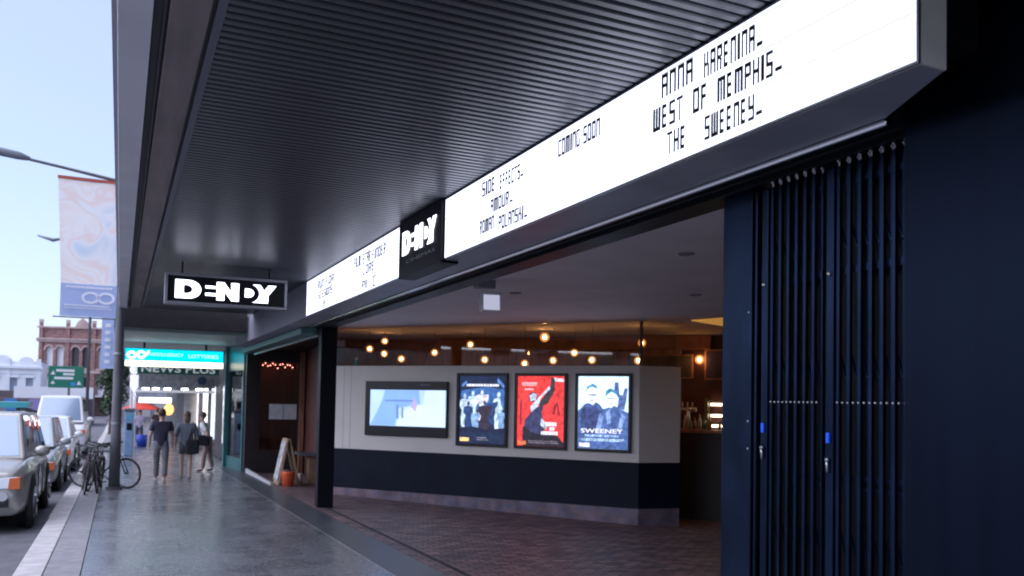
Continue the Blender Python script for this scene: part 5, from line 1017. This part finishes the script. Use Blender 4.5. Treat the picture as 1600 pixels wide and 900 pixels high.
for k in range(16):
    yy = -36+k*6.8
    b = MB(); b.box((-19.59, yy, .1), (-19.5, yy+4.6, 2.6)); b.build('shop_window', mat('opp_win_%d' % (k % 4), [(.05, .05, .06), (.3, .26, .2), (.1, .12, .16), (.35, .33, .3)][k % 4], .15), op)
    b = MB(); b.box((-17.19, yy, 2.75), (-17.1, yy+5.2, 3.4)); b.build('fascia_sign', mat('opp_sign_%d' % (k % 5), [(.35, .33, .32), (.13, .08, .22), (.4, .3, .08), (.3, .05, .04), (.5, .5, .5)][k % 5], .5), op)
    for q in (0, 2.6): b = MB(); b.box((-19.59, yy+q+.4, 4.2), (-19.5, yy+q+1.5, 6.2)); b.build('upper_window', m_pd, op)
lw = empty('low_shop', (-8, 85, -1), 'low dark verandah shop with white parapet behind the road sign', 'building')
b = MB(); b.box((-14.5, 86, -1.2), (-2.2, 92, 1.9)); b.build('shop_wall', mat('shop_plum', (.14, .11, .12), .7, var=.3, scale=.7), lw)
b = MB(); b.box((-13.5, 83.5, .95), (-2.6, 86, 1.25)); b.build('verandah', mat('verandah_brown', (.16, .13, .13), .7), lw)
b = MB(); b.box((-8.5, 85.9, 1.26), (-2.2, 86.2, 2.3)); b.build('parapet', m_wp, lw)
for x, c, lb in ((-8.9, (.08, .25, .6), 'blue'), (-7.1, (.3, .25, .5), 'violet')):
    b = MB(); b.box((x, 83.2, .2), (x+.9, 83.4, 1.2)); o = b.build('hanging_shop_sign', mat('sign_'+lb, c, .5)); tag(o, '%s sign hanging under the low shop verandah' % lb, 'sign', 'signs under the low verandah')
def leaves(name, m, par, blobs, n, sz, seed):
    rr = random.Random(seed); b = MB(); tot = sum(r**2 for *_, r in blobs)
    for bx, by, bz, r in blobs:
        for _ in range(int(n*r*r/tot)):
            while True:
                v = Vector((rr.uniform(-1, 1), rr.uniform(-1, 1), rr.uniform(-1, 1)))
                if .25 < v.length < 1: break
            p_ = Vector((bx, by, bz))+v*r; a = Vector((rr.gauss(0, 1), rr.gauss(0, 1), rr.gauss(0, 1))).normalized(); c = a.orthogonal().normalized(); d = a.cross(c); k = sz*rr.uniform(.6, 1.4)
            b.add([p_+c*k, p_+d*k*.6, p_-c*k, p_-d*k*.6], [[0, 1, 2, 3]])
    return b.build(name, m, par)
m_leaf = mat('leaf_green', (.045, .085, .04), .6, var=.5, scale=1.2); m_bark = mat('bark_brown', (.12, .09, .07), .8, var=.3)
tr = empty('street_tree', (-.9, 62, gz(62)), 'bushy green street tree behind the thick grey pole', 'tree')
b = MB(); g0 = gz(62); b.tube([(-.5, 62, g0), (-.45, 62, g0+1.4), (-.4, 62, g0+4)], [.14, .11, .06], 8); b.tube([(-.45, 62, g0+1.5), (-.8, 62.3, g0+2.7)], [.07, .03], 6); b.tube([(-.45, 62, g0+1.6), (-.1, 61.8, g0+2.9)], [.07, .03], 6); b.build('trunk', m_bark, tr)
leaves('crown', m_leaf, tr, [(-.75, 62, 2.6, .8), (-.2, 62.2, 3.0, .9), (-.3, 61.8, 3.9, .8), (-.2, 61.7, 1.7, .8), (-.7, 62, .9, .6)], 2600, .11, 5)
ft = empty('far_terrace', (4, 130, -1), 'grey row of far buildings closing the street behind the shops', 'building')
b = MB(); b.box((-1.2, 96, -1.5), (9, 112, 6.0)); b.build('terrace_wall', mat('terrace_grey', (.30, .30, .33), .8, var=.3, scale=.8), ft)
for x in (-.8, .6, 2.0, 3.4):
    b = MB(); b.box((x, 95.9, 2.6), (x+.7, 95.98, 4.4)); b.build('window', m_pd, ft); b = MB(); b.box((x, 95.9, -.6), (x+1.0, 95.97, 1.4)); b.build('shopfront', mat('terrace_shop', (.45, .42, .4), .5), ft)
bpy.context.view_layer.update()
